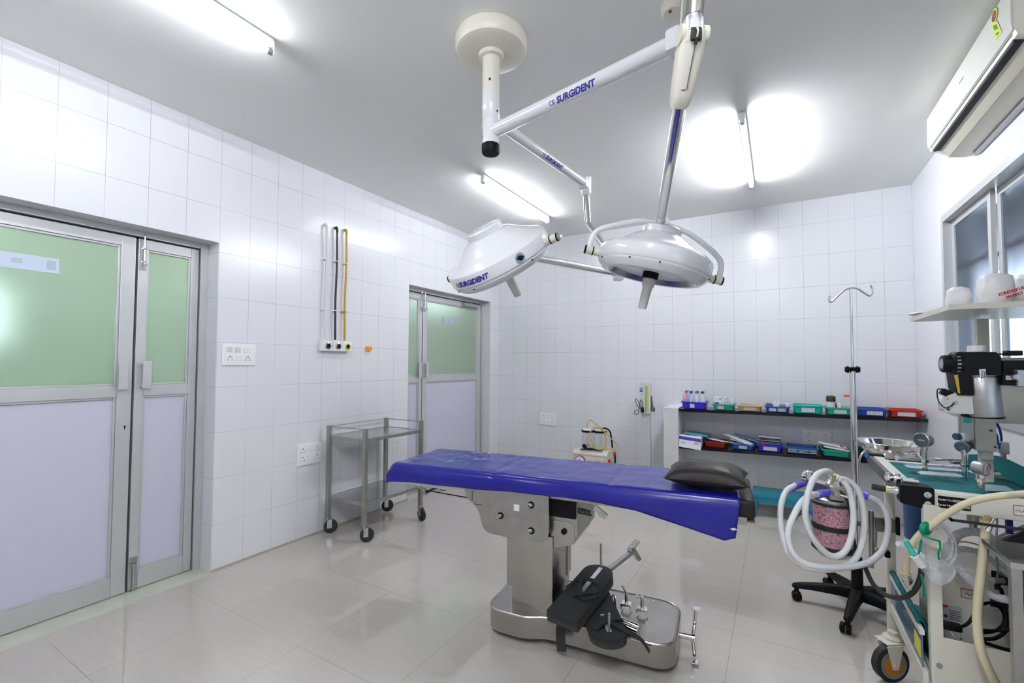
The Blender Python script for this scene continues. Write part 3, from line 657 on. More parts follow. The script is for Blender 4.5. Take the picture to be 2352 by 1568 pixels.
for y, c, nm in ((-2.675, M_chrome, 'left'), (-2.575, M_chrome, 'middle'), (-2.482, M_yell, 'right')):
    t = thing('gas_outlet', (.0, y, 1.46), {'left': 'white gas outlet box under the white pipe', 'middle': 'white gas outlet box under the black pipe', 'right': 'white gas outlet box with yellow ring under the yellow pipe'}[nm], 'gas outlet')
    b = MB(); b.bb(.0005, .055, y-.045, y+.045, 1.462, 1.545, .006); b.build('box', M_white, t)
    b = MB(); b.lathe((.055, y, 1.503), X, [(.018, 0), (.029, 0), (.029, .006), (.021, .010), (.018, .006)], 28); b.build('ring', c, t)
    b = MB(); b.cyl((.052, y, 1.503), (.059, y, 1.503), .018, seg=24); b.build('socket', M_black, t)
t = thing('wall_button', (0, -2.215, 1.475), 'small orange push box on the left wall right of the gas outlets', 'switch')
b = MB(); b.bb(.0005, .028, -2.243, -2.187, 1.475, 1.515, .006); b.build('box', M_orange, t)
b = MB(); b.cyl((.026, -2.235, 1.495), (.030, -2.235, 1.495), .005, seg=10); b.cyl((.026, -2.195, 1.495), (.030, -2.195, 1.495), .005, seg=10); b.build('screw', M_inkd, t)

def socket_plate(o, u, w, h, label, layout, n):
    """o lower-left corner, u = horizontal direction, n = normal out of wall"""
    o, u, n = Vector(o), Vector(u), Vector(n)
    t = thing('socket_plate', o+u*w/2, label, 'wall socket')
    b = MB(); b.box(o+u*w/2+Z*h/2+n*.006, (w, h, .011), (u, Z, n), bev=.004); b.box(o+u*w/2+Z*h/2+n*.012, (w-.035, h-.035, .003), (u, Z, n), bev=.001)
    b.build('plate', M_white, t)
    for kind, fx, fz in layout:
        p = o+u*w*fx+Z*h*fz+n*.0135
        if kind == 's':
            b = MB(); b.box(p+n*.002, (.020, .034, .005), (u, (Z+n*.06), n), bev=.002); b.build('rocker_switch', M_white, t)
        elif kind == 'b':
            b = MB(); b.box(p+n*.001, (.036, .036, .003), (u, Z, n), bev=.001); b.build('blank_module', mat('blank_grey', (.62, .62, .62), .4) if 'blank_grey' not in bpy.data.materials else bpy.data.materials['blank_grey'], t)
        else:
            b = MB()
            for dx, dz, r in ((0, .013, .0042), (-.013, -.010, .0032), (.013, -.010, .0032)): b.cyl(p+u*dx+Z*dz, p+u*dx+Z*dz+n*.0008, r, seg=12)
            if kind == 'f': 
                for dx in (-.012, .012): b.cyl(p+u*dx+Z*.004, p+u*dx+Z*.004+n*.0008, .0028, seg=12)
            b.build('socket_holes', M_black, t)
    return t
socket_plate((.0, -3.462, 1.345), Y, .225, .148, 'white switch plate with sockets beside the large door', [('b', .20, .72), ('b', .44, .72), ('s', .66, .72), ('s', .78, .72), ('f', .22, .32), ('s', .44, .32), ('s', .55, .32), ('f', .75, .32)], X)
socket_plate((.0, -2.90, .565), Y, .215, .165, 'white plate of four sockets low on the left wall beside the trolley', [('p', .22, .70), ('s', .45, .70), ('s', .58, .70), ('p', .80, .70), ('p', .22, .30), ('s', .45, .30), ('s', .58, .30), ('p', .80, .30)], X)
socket_plate((.632, 0, .60), X, .225, .15, 'white plate of four sockets on the back wall left of the suction machine', [('p', .24, .70), ('s', .45, .68), ('s', .57, .68), ('p', .77, .70), ('p', .24, .30), ('s', .45, .30), ('s', .57, .30), ('p', .77, .30)], -Y)
socket_plate((3.40, 0, .60), X, .225, .155, 'white plate of sockets on the back wall between the two black shelves', [('p', .25, .70), ('s', .46, .70), ('s', .58, .70), ('p', .80, .70), ('p', .25, .28), ('s', .46, .28), ('s', .58, .28), ('p', .80, .28)], -Y)
b = MB(); b.bb(2.30, 2.385, -.035, -.0005, 2.50, 2.655, .006); b.bb(2.31, 2.375, -.040, -.033, 2.55, 2.64, .003); tag(b.build('junction_box', M_brown), 'yellowish box high on the back wall behind the right surgical lamp', 'box')

# ---------------------------------------------------------------- operating table (local frame u along, v across)
TA = .10; TO = Vector((1.884, -2.880, 0)); Tu = Vector((math.cos(TA), math.sin(TA), 0)); Tv = Vector((-math.sin(TA), math.cos(TA), 0))
def T(u, v=None, z=None):
    if v is None: u, v, z = u
    return TO+Tu*u+Tv*v+Z*z
ot = thing('operating_table', T(.4, 0, 0), 'stainless steel operating table under a blue rexine sheet in the middle of the room', 'operating table')
def rounded(poly, r, n=6):
    out = []; m = len(poly)
    for i in range(m):
        p = Vector(poly[i][:2]+(0,)); a = Vector(poly[i-1][:2]+(0,)); c = Vector(poly[(i+1) % m][:2]+(0,)); rr = poly[i][2] if len(poly[i]) > 2 else r
        da = (a-p); dc = (c-p); k = min(rr, da.length*.49, dc.length*.49)
        s, e = p+da.normalized()*k, p+dc.normalized()*k
        for j in range(n+1):
            t = j/n; q = s*(1-t)**2+p*2*t*(1-t)+e*t*t; out.append((q.x, q.y))
    return out
outl = rounded([(-.005, .20, .10), (-.005, -.255, .10), (.22, -.262, .05), (.31, -.212, .06), (.905, -.212, .11), (.905, .20, .11)], .05, 8)
def inset(poly, d):
    cxp = sum(p[0] for p in poly)/len(poly); cyp = sum(p[1] for p in poly)/len(poly); out = []
    n = len(poly)
    for i in range(n):
        a, c = Vector(poly[i-1]+(0,)), Vector(poly[(i+1) % n]+(0,)); t = (c-a)
        if t.length < 1e-6: out.append(poly[i]); continue
        t.normalize(); nn = Vector((-t.y, t.x, 0)); p = Vector(poly[i]+(0,))
        if nn.dot(Vector((cxp, cyp, 0))-p) < 0 and False: nn = -nn
        out.append(((p+nn*d).x, (p+nn*d).y))
    return out
b = MB(); n = len(outl)
area = sum(outl[i][0]*outl[(i+1) % n][1]-outl[(i+1) % n][0]*outl[i][1] for i in range(n)); sg = 1 if area > 0 else -1
rings = [(0, .03), (0, .120), (-.002, .128), (.0, .133), (.004, .136), (.010, .134), (.013, .130)]
vs = []
for d_, z in rings: vs += [T(p[0], p[1], z) for p in inset(outl, d_*sg)]
fs = [(i*n+k, i*n+(k+1) % n, (i+1)*n+(k+1) % n, (i+1)*n+k) for i in range(len(rings)-1) for k in range(n)]
fs += [tuple(range(n))[::-1], tuple(range((len(rings)-1)*n, len(rings)*n))]
b.add(vs, fs); b.build('base_cover', M_steel, ot)
for u, v in ((.09, -.16), (.09, .12), (.80, -.12), (.80, .12)):
    b = MB(); b.cyl(T(u, v, .0), T(u, v, .028), .035, .03, seg=16); b.build('base_foot', M_rub, ot)
b = MB()
b.prism(rounded([(.122, -.20), (.340, -.20), (.340, .07), (.122, .07)], .004, 2), T(0, 0, .129), Tu, Tv, Z*.118); b.build('lower_column_cover', M_steel, ot)
b = MB(); b.prism(rounded([(.097, -.212), (.345, -.212), (.345, .088), (.097, .088)], .004, 2), T(0, 0, .245), Tu, Tv, Z*.275); b.build('upper_column_cover', M_steel, ot)
b = MB(); b.box(T(.347, .015, .38), (.002, .004, .27), (Tu, Tv, Z)); b.build('column_seam', M_black, ot)
b = MB(); b.box(T(.255, -.03, .615), (.42, .33, .17), (Tu, Tv, Z), bev=.004); b.build('tilt_housing', M_steeld, ot)
b = MB(); b.prism(rounded([(.33, .46), (.45, .50), (.45, .60), (.33, .60)], .006, 2), T(0, -.20, 0), Tu, Z, Tv*.30); b.build('column_head', M_steel, ot)
b = MB(); b.cyl(T(.40, -.200, .555), T(.40, -.208, .555), .014, seg=16); b.build('head_bolt', M_black, ot)
plate = rounded([(-.135, .725, .004), (-.132, .665, .03), (-.05, .615, .05), (-.025, .50, .05), (.12, .493, .02), (.335, .500, .06), (.335, .725, .004)], .03, 6)
for v in (-.24, .235):
    b = MB(); b.prism(plate, T(0, v, 0), Tu, Z, Tv*.008); sp = b.build('side_plate', M_steeld, ot)
    if v < 0:
        for u, z in ((.076, .597), (.243, .672), (.244, .547)):
            k = MB(); k.cyl(T(u, v-.003, z), T(u, v, z), .017, seg=20, mi=1); k.cyl(T(u-.004, v-.016, z+.002), T(u, v-.002, z), .009, .011, seg=16); k.cyl(T(u-.008, v-.026, z-.004), T(u-.004, v-.014, z), .005, seg=10)
            k.build('pivot_bolt', [M_chrome, M_black], sp)
        k = MB(); k.box(T(.165, v-.0008, .648), (.030, .0012, .032), (Tu, Tv, Z)); k.build('paper_sticker', M_paper, sp)
        k = MB(); k.box(T(-.09, v-.0006, .675), (.003, .001, .05), (Tu, Tv, Z)); k.box(T(-.055, v-.0006, .635), (.045, .001, .003), (Tu, Tv, Vector((0,0,1)))); k.build('plate_slot', M_black, sp)
def ztop(u): return .800+.020*max(0, min(1, (u+.62)/1.8))
# frame under the mattress, gear box, springs and rods
b = MB()
for v in (-.205, .20): b.box(T(-.36, v, .690), (.48, .025, .022), (Tu, Tv, Z), bev=.003)
b.box(T(-.60, 0, .690), (.022, .42, .022), (Tu, Tv, Z), bev=.003)
b.build('foot_frame', M_creamd, ot)
b = MB()
for v in (-.215, .21): b.box(T(.62, v, .725), (1.14, .012, .03), (Tu, Tv, Z), bev=.002)
b.box(T(1.15, 0, .725), (.02, .42, .03), (Tu, Tv, Z)); b.build('side_rail', M_steeld, ot)
b = MB(); b.box(T(.39, -.08, .665), (.14, .26, .09), (Tu, Tv, Z), bev=.008); b.build('gear_housing', M_black, ot)
b = MB(); pts = []
for k in range(14*8): a = 2*PI*k/8; pts.append(T(.40+.0011*k, -.16+.013*math.cos(a), .658-.0001*k+.013*math.sin(a)))
b.tube(pts, .0028, seg=6, raw=True); b.build('tension_spring', M_rub, ot)
b = MB(); b.box(T(.565, -.15, .655), (.07, .01, .03), (Tu-Z*.7, Tv, Z+Tu*.7), bev=.002); b.cyl(T(.57, -.165, .648), T(.57, -.14, .648), .012, seg=14); b.cyl(T(.40, -.20, .672), T(.40, -.17, .672), .014, seg=12); b.build('spring_bracket', M_steels, ot)
for i, (v, z) in enumerate(((-.05, .590), (.07, .588))):
    b = MB(); b.cyl(T(-.52, v, z+.01), T(-.13, v, z), .0075, seg=12); b.box(T(-.135, v, z), (.02, .022, .022), (Tu, Tv, Z), bev=.003); b.build('adjusting_rod', M_chrome, ot)
b = MB(); b.cyl(T(-.50, -.09, .597), T(-.50, .10, .60), .011, seg=14); b.box(T(-.45, .03, .635), (.03, .03, .09), (Tu, Tv, Z), bev=.003); b.cyl(T(-.62, -.02, .615), T(-.50, -.05, .60), .006, seg=10)
b.build('foot_hinge', M_grey, ot)
# mattress body
secs = [(-.60, .02), (.03, .62), (.63, 1.0)]
for u0, u1 in secs:
    b = MB(); b.box(T((u0+u1)/2, 0, (ztop((u0+u1)/2)-.016+.712)/2), (u1-u0-.004, .43, ztop((u0+u1)/2)-.016-.712), (Tu, Tv, Z), bev=.012); b.build('mattress_section', M_leather, ot)
b = MB(); b.box(T(1.115, .0, .768), (.215, .43, .085), (Tu, Tv, Z), bev=.022, seg=3); b.build('head_pad', M_leather, ot)
b = MB(); b.box(T(1.12, .0, .720), (.20, .40, .010), (Tu, Tv, Z), bev=.002); b.build('head_board', mat('worn_wood_edge', (.16, .10, .05), .6), ot)
# blue rexine sheet: top, both drops and the rounded foot end
def lerp_tab(tab, u):
    for (a, p), (c, q) in zip(tab, tab[1:]):
        if u <= c: t = max(0, (u-a)/(c-a)); return p+(q-p)*t
    return tab[-1][1]
ends = [(-.64, .692), (-.4, .705), (-.007, .716), (.30, .731), (.60, .728), (.75, .716), (.93, .680), (1.115, .645), (1.17, .662)]
nu, US = 170, []
for i in range(nu+1): US.append(-.645+(1.165+.645)*i/nu)
def sheet_section(u):
    zt = ztop(u); zb = lerp_tab(ends, u); p = []
    p += [(.236, zt-.085), (.242, zt-.05), (.238, zt-.02), (.228, zt-.004)]
    for k in range(34): v = .218-.436*k/33; p.append((v, zt))
    ra = .022
    for k in range(1, 7): a = k/7*PI/2; p.append((-.222-ra*math.sin(a), zt-ra*(1-math.cos(a))))
    for k in range(0, 13): t = k/12; p.append((-.246-.006*math.sin(t*PI), (zt-ra)*(1-t)+zb*t))
    return p
vs = []; fs = []; m = len(sheet_section(0))
for i, u in enumerate(US):
    e = max(0, min(1, (u+.645)/.05)); drop = (1-math.sqrt(max(0, 1-(1-e)**2)))*.085   # rounded foot end
    for j, (v, z) in enumerate(sheet_section(u)):
        w = mnoise.noise(Vector((u*7, v*9, 3)))*.0035+mnoise.noise(Vector((u*19, v*13, 9)))*.0018
        side = j > 44
        if side:
            w2 = mnoise.noise(Vector((u*5+4, z*7, 1)))*.012*min(1, (ztop(u)-z)*12)+.008*math.exp(-((u-.42)/.05)**2)*math.sin((ztop(u)-z)*30)
            vv = v-.004+w2; zz = z-drop*.6*(1 if z > ztop(u)-.05 else .3)
        else: vv = v; zz = z-drop+w*(1 if abs(v) < .225 else .2)
        # seams between the sections sink a little
        for us in (.025, .625): zz -= .004*math.exp(-((u-us)/.012)**2)*(0 if side else 1)
        uo = 0
        if side and u > 1.05: uo = -.02*(ztop(u)-z)/.17*((u-1.05)/.115)
        vs.append(T(u+uo, vv, zz))
for i in range(nu):
    for j in range(m-1):
        a = i*m+j; fs.append((a, a+1, a+m+1, a+m))
b = MB(); b.add(vs, fs); sh = b.build('blue_sheet', M_blue, ot, angle=180)
md = sh.modifiers.new('thickness', 'SOLIDIFY'); md.thickness = .0025; md.offset = -1
# scuffs left on the foot end of the sheet
b = MB(); rs = random.Random(3)
for k in range(26):
    u = rs.uniform(-.55, -.15); v = rs.uniform(-.15, .18); a = rs.gauss(.2, .5); l = rs.uniform(.012, .045); w = rs.uniform(.002, .005); d_ = Tu*math.cos(a)+Tv*math.sin(a); e_ = Tv*math.cos(a)-Tu*math.sin(a); c = T(u, v, ztop(u)+.0085+mnoise.noise(Vector((u*7, v*9, 3)))*.0035+mnoise.noise(Vector((u*19, v*13, 9)))*.0018)
    b.add([c-d_*l, c+e_*w, c+d_*l, c-e_*w*.6], [(0, 1, 2, 3)])
b.build('scuff_marks', mat('scuff', (.50, .54, .80), .5), ot, sm=False)
b = MB(); b.add([T(1.125, -.2615, .7005), T(1.142, -.2625, .706), T(1.152, -.262, .699), T(1.135, -.2615, .694)], [(0, 1, 2, 3)]); b.build('torn_hole', M_paper, ot, sm=False)
# foot pedal at the head end of the base
b = MB(); b.cyl(T(.90, .0, .085), T(.962, .0, .085), .015, seg=16); b.cyl(T(.955, .0, .085), T(.975, 0, .085), .019, seg=16)
b.tube([T(.965, 0, .085), T(.972, .01, .125), T(.975, .03, .15), T(.978, .032, .20)], .008, n=5); b.tube([T(.965, 0, .085), T(.972, -.02, .035), T(.975, -.035, .02)], .008, n=5)
b.box(T(.980, .034, .205), (.035, .03, .010), (Tu, Tv, Z+Tu*.3), bev=.003); b.box(T(.978, -.06, .012), (.03, .035, .008), (Tu, Tv, Z), bev=.003)
b.build('foot_pedal', M_chrome, ot)

# pillow on the head end
pc = T(1.035, -.085, 0); pz = .825
pa = TA-.03; pu = Vector((math.cos(pa), math.sin(pa), 0)); pv = Vector((-math.sin(pa), math.cos(pa), 0))
def pillow(c, z0, hx, hy, hz, nx=36, ny=28):
    vs = []; fs = []
    for s_ in (1, -1):
        for i in range(nx+1):
            for j in range(ny+1):
                a, c_ = 2*i/nx-1, 2*j/ny-1
                th_ = max(0, (1-abs(a)**2.6))**.55*max(0, (1-abs(c_)**2.6))**.55
                pin = 1-.10*(1-abs(a)**1.5)*abs(c_)**3; pin2 = 1-.12*(1-abs(c_)**1.5)*abs(a)**3
                px_, py_ = a*hx*pin2, c_*hy*pin
                w = mnoise.noise(Vector((a*2.2, c_*2.2, s_)))*.006+mnoise.noise(Vector((a*6, c_*5, s_+4)))*.0025*(1-th_*.3)
                z = hz*th_*(1.25 if s_ > 0 else -.75)+w*th_**.5
                vs.append(c+pu*px_+pv*py_+Z*(z0+hz*.75+max(z, -hz*.745)))
    o2 = (nx+1)*(ny+1)
    for o_, fl in ((0, 0), (o2, 1)):
        for i in range(nx):
            for j in range(ny):
                q = (o_+i*(ny+1)+j, o_+(i+1)*(ny+1)+j, o_+(i+1)*(ny+1)+j+1, o_+i*(ny+1)+j+1); fs.append(q[::-1] if fl else q)
    return vs, fs
b = MB(); b.add(*pillow(pc, pz, .172, .135, .052)); tag(b.build('pillow', M_leather, None, angle=180), 'black rexine pillow on the head end of the operating table', 'pillow')

# arm boards lying crossed on the table base
def arm_board(u0, v0, z0, u1, v1, z1, w, t, name, label, roundend):
    """padded board from (u0,v0,z0) to (u1,v1,z1)"""
    a, c = T(u0, v0, z0), T(u1, v1, z1); d_ = (c-a); L = d_.length; d_.normalize(); s_ = Z.cross(d_).normalized(); nn = d_.cross(s_)
    th = thing(name, Vector((a+c)/2)*1, label, 'arm board'); th.location.z = min(z0, z1)-t
    hw = w/2; po = [(0, -hw), (0, hw), (L-hw*.9, hw)]
    for k in range(1, 12): an = PI/2-PI*k/12; po.append((L-hw*.9+hw*.9*math.cos(an), hw*math.sin(an)))
    po.append((L-hw*.9, -hw))
    b = MB(); b.prism(rounded(po, .008, 2), a-nn*t*.35, d_, s_, nn*t*.6); b.build('padding', M_board, th)
    b = MB(); b.prism(rounded(po, .008, 2), a-nn*t, d_, s_, nn*t*.64); b.build('board', mat('board_edge', (.035, .03, .025), .7) if 'board_edge' not in bpy.data.materials else bpy.data.materials['board_edge'], th)
    return th, a, d_, s_, nn, L
th, a, d_, s_, nn, L = arm_board(.43, -.335, .216, .52, .10, .285, .16, .04, 'arm_board', 'upper black padded arm board resting on the table base', 1)
b = MB()
q = a+d_*(L*.63)+nn*.012; b.prism([(-.11, -.011), (.11, -.011), (.12, 0), (.11, .011), (-.11, .011)], a+d_*(L-.14)+nn*.0105, d_, s_, nn*.003)
b.build('metal_strip', mat('bright_strip', (.62, .61, .60), .35, .6), th)
b = MB(); b.cyl(a+d_*(L-.03)-s_*.0, a+d_*(L-.03)+Z*.14, .0045, seg=10); b.build('pin', M_grey, th)
b = MB(); tb = a+d_*(L-.035)-nn*.03; te = T(.665, .22, .36); b.box((tb+te)/2, ((te-tb).length, .028, .018), ((te-tb), (te-tb).cross(Z), ((te-tb).cross(Z)).cross(te-tb)), bev=.002); b.build('extension_bar', M_grey, th)
b = MB(); dx = (te-tb).normalized(); sx = dx.cross(Z).normalized(); b.box(te-Z*.02+sx*.0, (.022, .03, .09), (dx, sx, Z*1+dx*-.55), bev=.002); b.box(te+Z*.028-dx*.012, (.075, .045, .006), (dx+Z*.35, sx, Z-dx*.35), bev=.002); b.build('clamp_head', M_steel, th)
b = MB(); b.ribbon([a+d_*(L*.45)+s_*.085+nn*.005, a+d_*(L*.62)+s_*.045+nn*.026, a+d_*(L*.60)-s_*.0+nn*.035, a+d_*(L*.60)-s_*.055+nn*.030, a+d_*(L*.48)-s_*.083+nn*.0], .022, .006, d_)
b.ribbon([a+d_*(L*.66)+s_*.035+nn*.03, a+d_*(L*.50)+s_*.02+nn*.034, a+d_*(L*.38)-s_*.01+nn*.022, a+d_*(L*.33)-s_*.04+nn*.020, a+d_*(L*.40)-s_*.075+nn*.020], .024, .006, s_+d_*.4)
b.ribbon([a+d_*(L*.33)+s_*.02+nn*.018, a+d_*(L*.38)-s_*.03+nn*.03, a+d_*(L*.50)-s_*.07+nn*.028], .024, .006, d_-s_*.6); b.build('strap', M_board, th)
th, a, d_, s_, nn, L = arm_board(.435, .13, .1725, .66, -.335, .1725, .165, .035, 'arm_board', 'lower black arm board crossing beneath the other, rounded end over the base edge', 1)
b = MB(); b.prism([(-.10, -.011), (.04, -.011), (.04, .011), (-.10, .011)], a+d_*(L-.09)+nn*.0105, d_, s_, nn*.003); b.build('metal_strip', bpy.data.materials['bright_strip'], th)
b = MB(); b.cyl(a+d_*(L-.055)+s_*.0+nn*.01, a+d_*(L-.055)+nn*.09, .0055, seg=10); b.build('pin', M_grey, th)
b = MB(); b.ribbon([a+d_*(L*.72)-s_*.0+nn*.02, a+d_*(L*.84)+s_*.04+nn*.022, a+d_*(L*.90)+s_*.085+nn*.01, a+d_*(L*.92)+s_*.14-nn*.02, a+d_*(L*.95)+s_*.17-nn*.06], .026, .005, d_-s_*.3); b.ribbon([a+d_*(L*.70)+s_*.07+nn*.02, a+d_*(L*.76)+s_*.0+nn*.026, a+d_*(L*.85)-s_*.07+nn*.01], .05, .005, d_); b.build('strap', M_board, th)
b = MB(); b.ribbon([T(.45, -.19, .19), T(.425, -.24, .168), T(.408, -.268, .14), T(.405, -.270, .09), T(.412, -.272, .03)], .045, .003, Tu); tag(b.build('fastening_strap', M_board), 'black strap hanging over the front of the steel table base', 'strap')
# rail clamps on the base
for (u, v, lab) in ((.655, .02, 'left chrome rail clamp standing on the table base'), (.735, .00, 'right chrome rail clamp with T-handle on the table base')):
    t = thing('rail_clamp', T(u, v, .136), lab, 'clamp')
    b = MB(); b.box(T(u, v, .162), (.05, .04, .012), (Tu, Tv, Z), bev=.002); b.box(T(u+.022, v, .150), (.008, .04, .03), (Tu, Tv, Z), bev=.002); b.box(T(u-.022, v, .152), (.008, .04, .028), (Tu, Tv, Z), bev=.002); b.build('clamp_body', M_chrome, t)
    b = MB(); b.cyl(T(u, v, .165), T(u, v, .225), .008, seg=14)
    if 'T-handle' in lab: b.cyl(T(u-.02, v, .222), T(u+.07, v-.01, .222), .0035, seg=10); b.cyl(T(u-.03, v, .222), T(u-.015, v, .222), .008, seg=10); b.cyl(T(u+.055, v-.01, .222), T(u+.06, v-.01, .222), .008, seg=10)
    else: b.cyl(T(u-.02, v, .25), T(u+.005, v, .21), .006, seg=10)
    b.build('clamp_screw', M_chrome, t)
t = thing('clamp_tubes', T(.70, -.12, .136), 'pair of short chrome tubes lying on the table base', 'tube')
for dv in (0, .035):
    b = MB(); b.cyl(T(.60, -.10-dv, .152), T(.745, -.145-dv, .152), .015, seg=18); b.build('tube', M_chrome, t)
b = MB(); b.tube([T(.575, .05, .16), T(.60, .0, .20), T(.62, -.06, .165), T(.64, -.09, .150)], .006, n=5); tag(b.build('bent_rod', M_chrome), 'bent chrome rod beside the clamps on the table base', 'rod')

# ---------------------------------------------------------------- trolley by the left wall
tr = thing('instrument_trolley', (.28, -2.35, 0), 'stainless two-shelf trolley on castors against the left wall', 'trolley')
LG = [(.07, -2.66), (.465, -2.64), (.07, -2.046), (.50, -2.05)]
for k, (x, y) in enumerate(LG):
    b = MB(); b.box((x, y, .490), (.032, .032, .74), bev=.003); lg = b.build('leg', M_steeld, tr)
    c = MB(); c.cyl((x, y, .105), (x, y, .122), .012, seg=12); c.box((x, y, .108), (.045, .040, .006), bev=.001)
    ang = (.95, .95, .85, -.25)[k]; dx, dy = math.cos(ang), math.sin(ang)
    wc = Vector((x+dx*.022, y+dy*.022, .0525)); ax = Vector((-dy, dx, 0))
    for s_ in (-1, 1): c.box(wc+ax*.016*s_+Z*.022-Vector((dx,dy,0))*.010, (.036, .003, .068), ((dx, dy, 0), ax, Z), bev=.001)
    cs = c.build('castor_fork', M_steels, lg)
    w = MB(); w.lathe(wc-ax*.012, ax, [(0, -.003), (.012, -.003), (.034, .0), (.047, 0), (.0525, .004), (.0525, .020), (.047, .024), (.034, .024), (.012, .027), (0, .027)], 28); w.build('castor_wheel', M_rub, lg)
def shelf(z, name):
    b = MB(); P4 = [Vector((LG[i][0], LG[i][1], z)) for i in (0, 1, 3, 2)]
    vs = [p for p in P4]+[p-Z*.003 for p in P4]; b.add(vs, [(0, 1, 2, 3), (7, 6, 5, 4)]+[(i, (i+1) % 4, 4+(i+1) % 4, 4+i) for i in range(4)])
    sfo = b.build(name, M_steels, tr, sm=False)
    for i in range(4):
        a, c = P4[i], P4[(i+1) % 4]; dd = (c-a); e = MB(); e.box((a+c)/2-Z*.010, (dd.length-.02, .006, .026), (dd, Z.cross(dd), Z), bev=.001)
        e.build('shelf_edge', M_steeld, sfo)
    return sfo
shelf(.778, 'upper_shelf'); shelf(.292, 'lower_shelf')
P4 = [Vector((LG[i][0], LG[i][1], .852)) for i in (0, 1, 3, 2)]
for i in (0, 2, 3):
    b = MB(); b.cyl(P4[i], P4[(i+1) % 4], .004, seg=10); b.build('guard_rail', M_steeld, tr)

# ---------------------------------------------------------------- suction machine
su = thing('suction_machine', (1.47, -.40, 0), 'cream suction machine with two glass jars by the back wall', 'suction machine')
sx0, sx1, sy0, sy1 = 1.285, 1.665, -.50, -.20
b = MB(); b.prism([(-.01, .06), (-.01, .36), (.03, .395), (.30, .395), (.31, .06)], (sx0, sy0, 0), Y, Z, X*(sx1-sx0)); cab = b.build('cabinet', M_cream, su)
b = MB(); b.bb(sx0+.02, sx1-.02, sy0-.0125, sy0-.0095, .19, .345); b.build('front_panel', mat('panel_pale', (.66, .63, .58), .4), cab, sm=False)
b = MB()
for a_ in ((sx0+.02, sx1-.02, .343, .346), (sx0+.02, sx1-.02, .19, .193), (sx0+.02, sx0+.023, .19, .346), (sx1-.023, sx1-.02, .19, .346)): b.bb(a_[0], a_[1], sy0-.0135, sy0-.012, a_[2], a_[3])
add_text(b, 'CE', .045, (sx0+.185, sy0-.0125, .275), X, Z); add_text(b, 'HOSPI', .030, (sx0+.29, sy0-.0125, .262), X, Z, off=.001); add_text(b, 'Anaes', .024, (sx0+.285, sy0-.0125, .300), X, Z, shear=.3)
b.build('panel_print', M_inkr, cab, sm=False)
b = MB(); b.lathe((sx0+.085, sy0-.012, .275), -Y, [(0, 0), (.062, 0), (.062, .010), (.056, .012)], 36, mi=0); b.cyl((sx0+.085, sy0-.0125, .275), (sx0+.085, sy0-.0245, .275), .055, seg=36, mi=1)
b.box((sx0+.075, sy0-.0250, .283), (.005, .001, .055), (X+Z*-.7, Y, Z+X*.7), mi=2)
for k in range(11):
    an = math.radians(-120+24*k)+PI/2; b.box((sx0+.085+.044*math.cos(an), sy0-.0250, .275+.044*math.sin(an)), (.010, .001, .0025), ((math.cos(an), 0, math.sin(an)), Y, (-math.sin(an), 0, math.cos(an))), mi=2)
b.build('vacuum_gauge', [M_inkd, M_white, M_inkd], cab)
for y_, z_ in ((-.45, .30), (-.27, .345)):
    b = MB(); b.lathe((sx1, y_, z_), X, [(0, 0), (.018, 0), (.018, .016), (.014, .02), (0, .02)], 16); b.build('knob', M_inkr, cab)
b = MB(); b.bb(sx1-.001, sx1+.012, -.26, -.235, .24, .36, .003); b.build('side_handle', M_black, cab)
for k, jx in enumerate((1.40, 1.535)):
    jy = -.36+.02*k
    b = MB(); b.lathe((jx, jy, .398), Z, [(0, 0), (.060, .0), (.064, .01), (.064, .165), (.058, .18), (.052, .182)], 28); j = b.build('glass_jar', M_clear, su)
    b = MB(); b.lathe((jx, jy, .575), Z, [(0, -.004), (.068, -.004), (.069, .0), (.069, .016), (.062, .018)], 32, mi=1); b.lathe((jx, jy, .592), Z, [(.06, 0), (.055, .010), (.02, .016), (0, .016)], 32, mi=0)
    b.build('jar_lid', [M_white, M_black], j)
    b = MB(); b.cyl((jx-.01, jy, .42), (jx-.01, jy, .60), .005, seg=8); b.cyl((jx+.012, jy-.02, .41), (jx+.012, jy-.02, .45), .017, seg=14); b.build('float_valve', mat('float_cream', (.65, .60, .45), .5) if k == 0 else bpy.data.materials['float_cream'], j)
    b = MB()
    for z_ in (.45, .475, .50, .525): b.box((jx+.03, jy-.058, z_), (.018, .002, .002))
    b.build('scale_marks', M_inkd, j)
b = MB(); b.lathe((1.56, -.35, .606), Z, [(.022, 0), (.02, .012), (.006, .014), (.006, .03), (0, .03)], 16); b.build('lid_cap', M_inkr, su)
b = MB(); b.tube([(1.395, -.35, .60), (1.395, -.35, .66), (1.42, -.35, .70), (1.47, -.36, .68), (1.52, -.37, .645), (1.58, -.38, .615), (1.62, -.39, .52), (1.60, -.40, .43), (1.54, -.42, .415), (1.48, -.43, .46), (1.45, -.43, .55), (1.48, -.42, .62), (1.54, -.40, .625), (1.62, -.36, .56), (1.675, -.32, .49), (1.70, -.30, .45), (1.67, -.32, .41), (1.60, -.37, .405), (1.52, -.42, .43), (1.465, -.44, .50), (1.455, -.43, .58), (1.50, -.41, .635), (1.56, -.38, .62)], .0055, n=8, seg=8); b.build('suction_tube', M_tubey, su)
b = MB(); b.tube([(1.57, -.345, .625), (1.61, -.33, .615), (1.635, -.31, .58), (1.645, -.29, .50), (1.65, -.28, .41)], .0085, n=6, seg=8); b.build('black_hose', M_black, su)
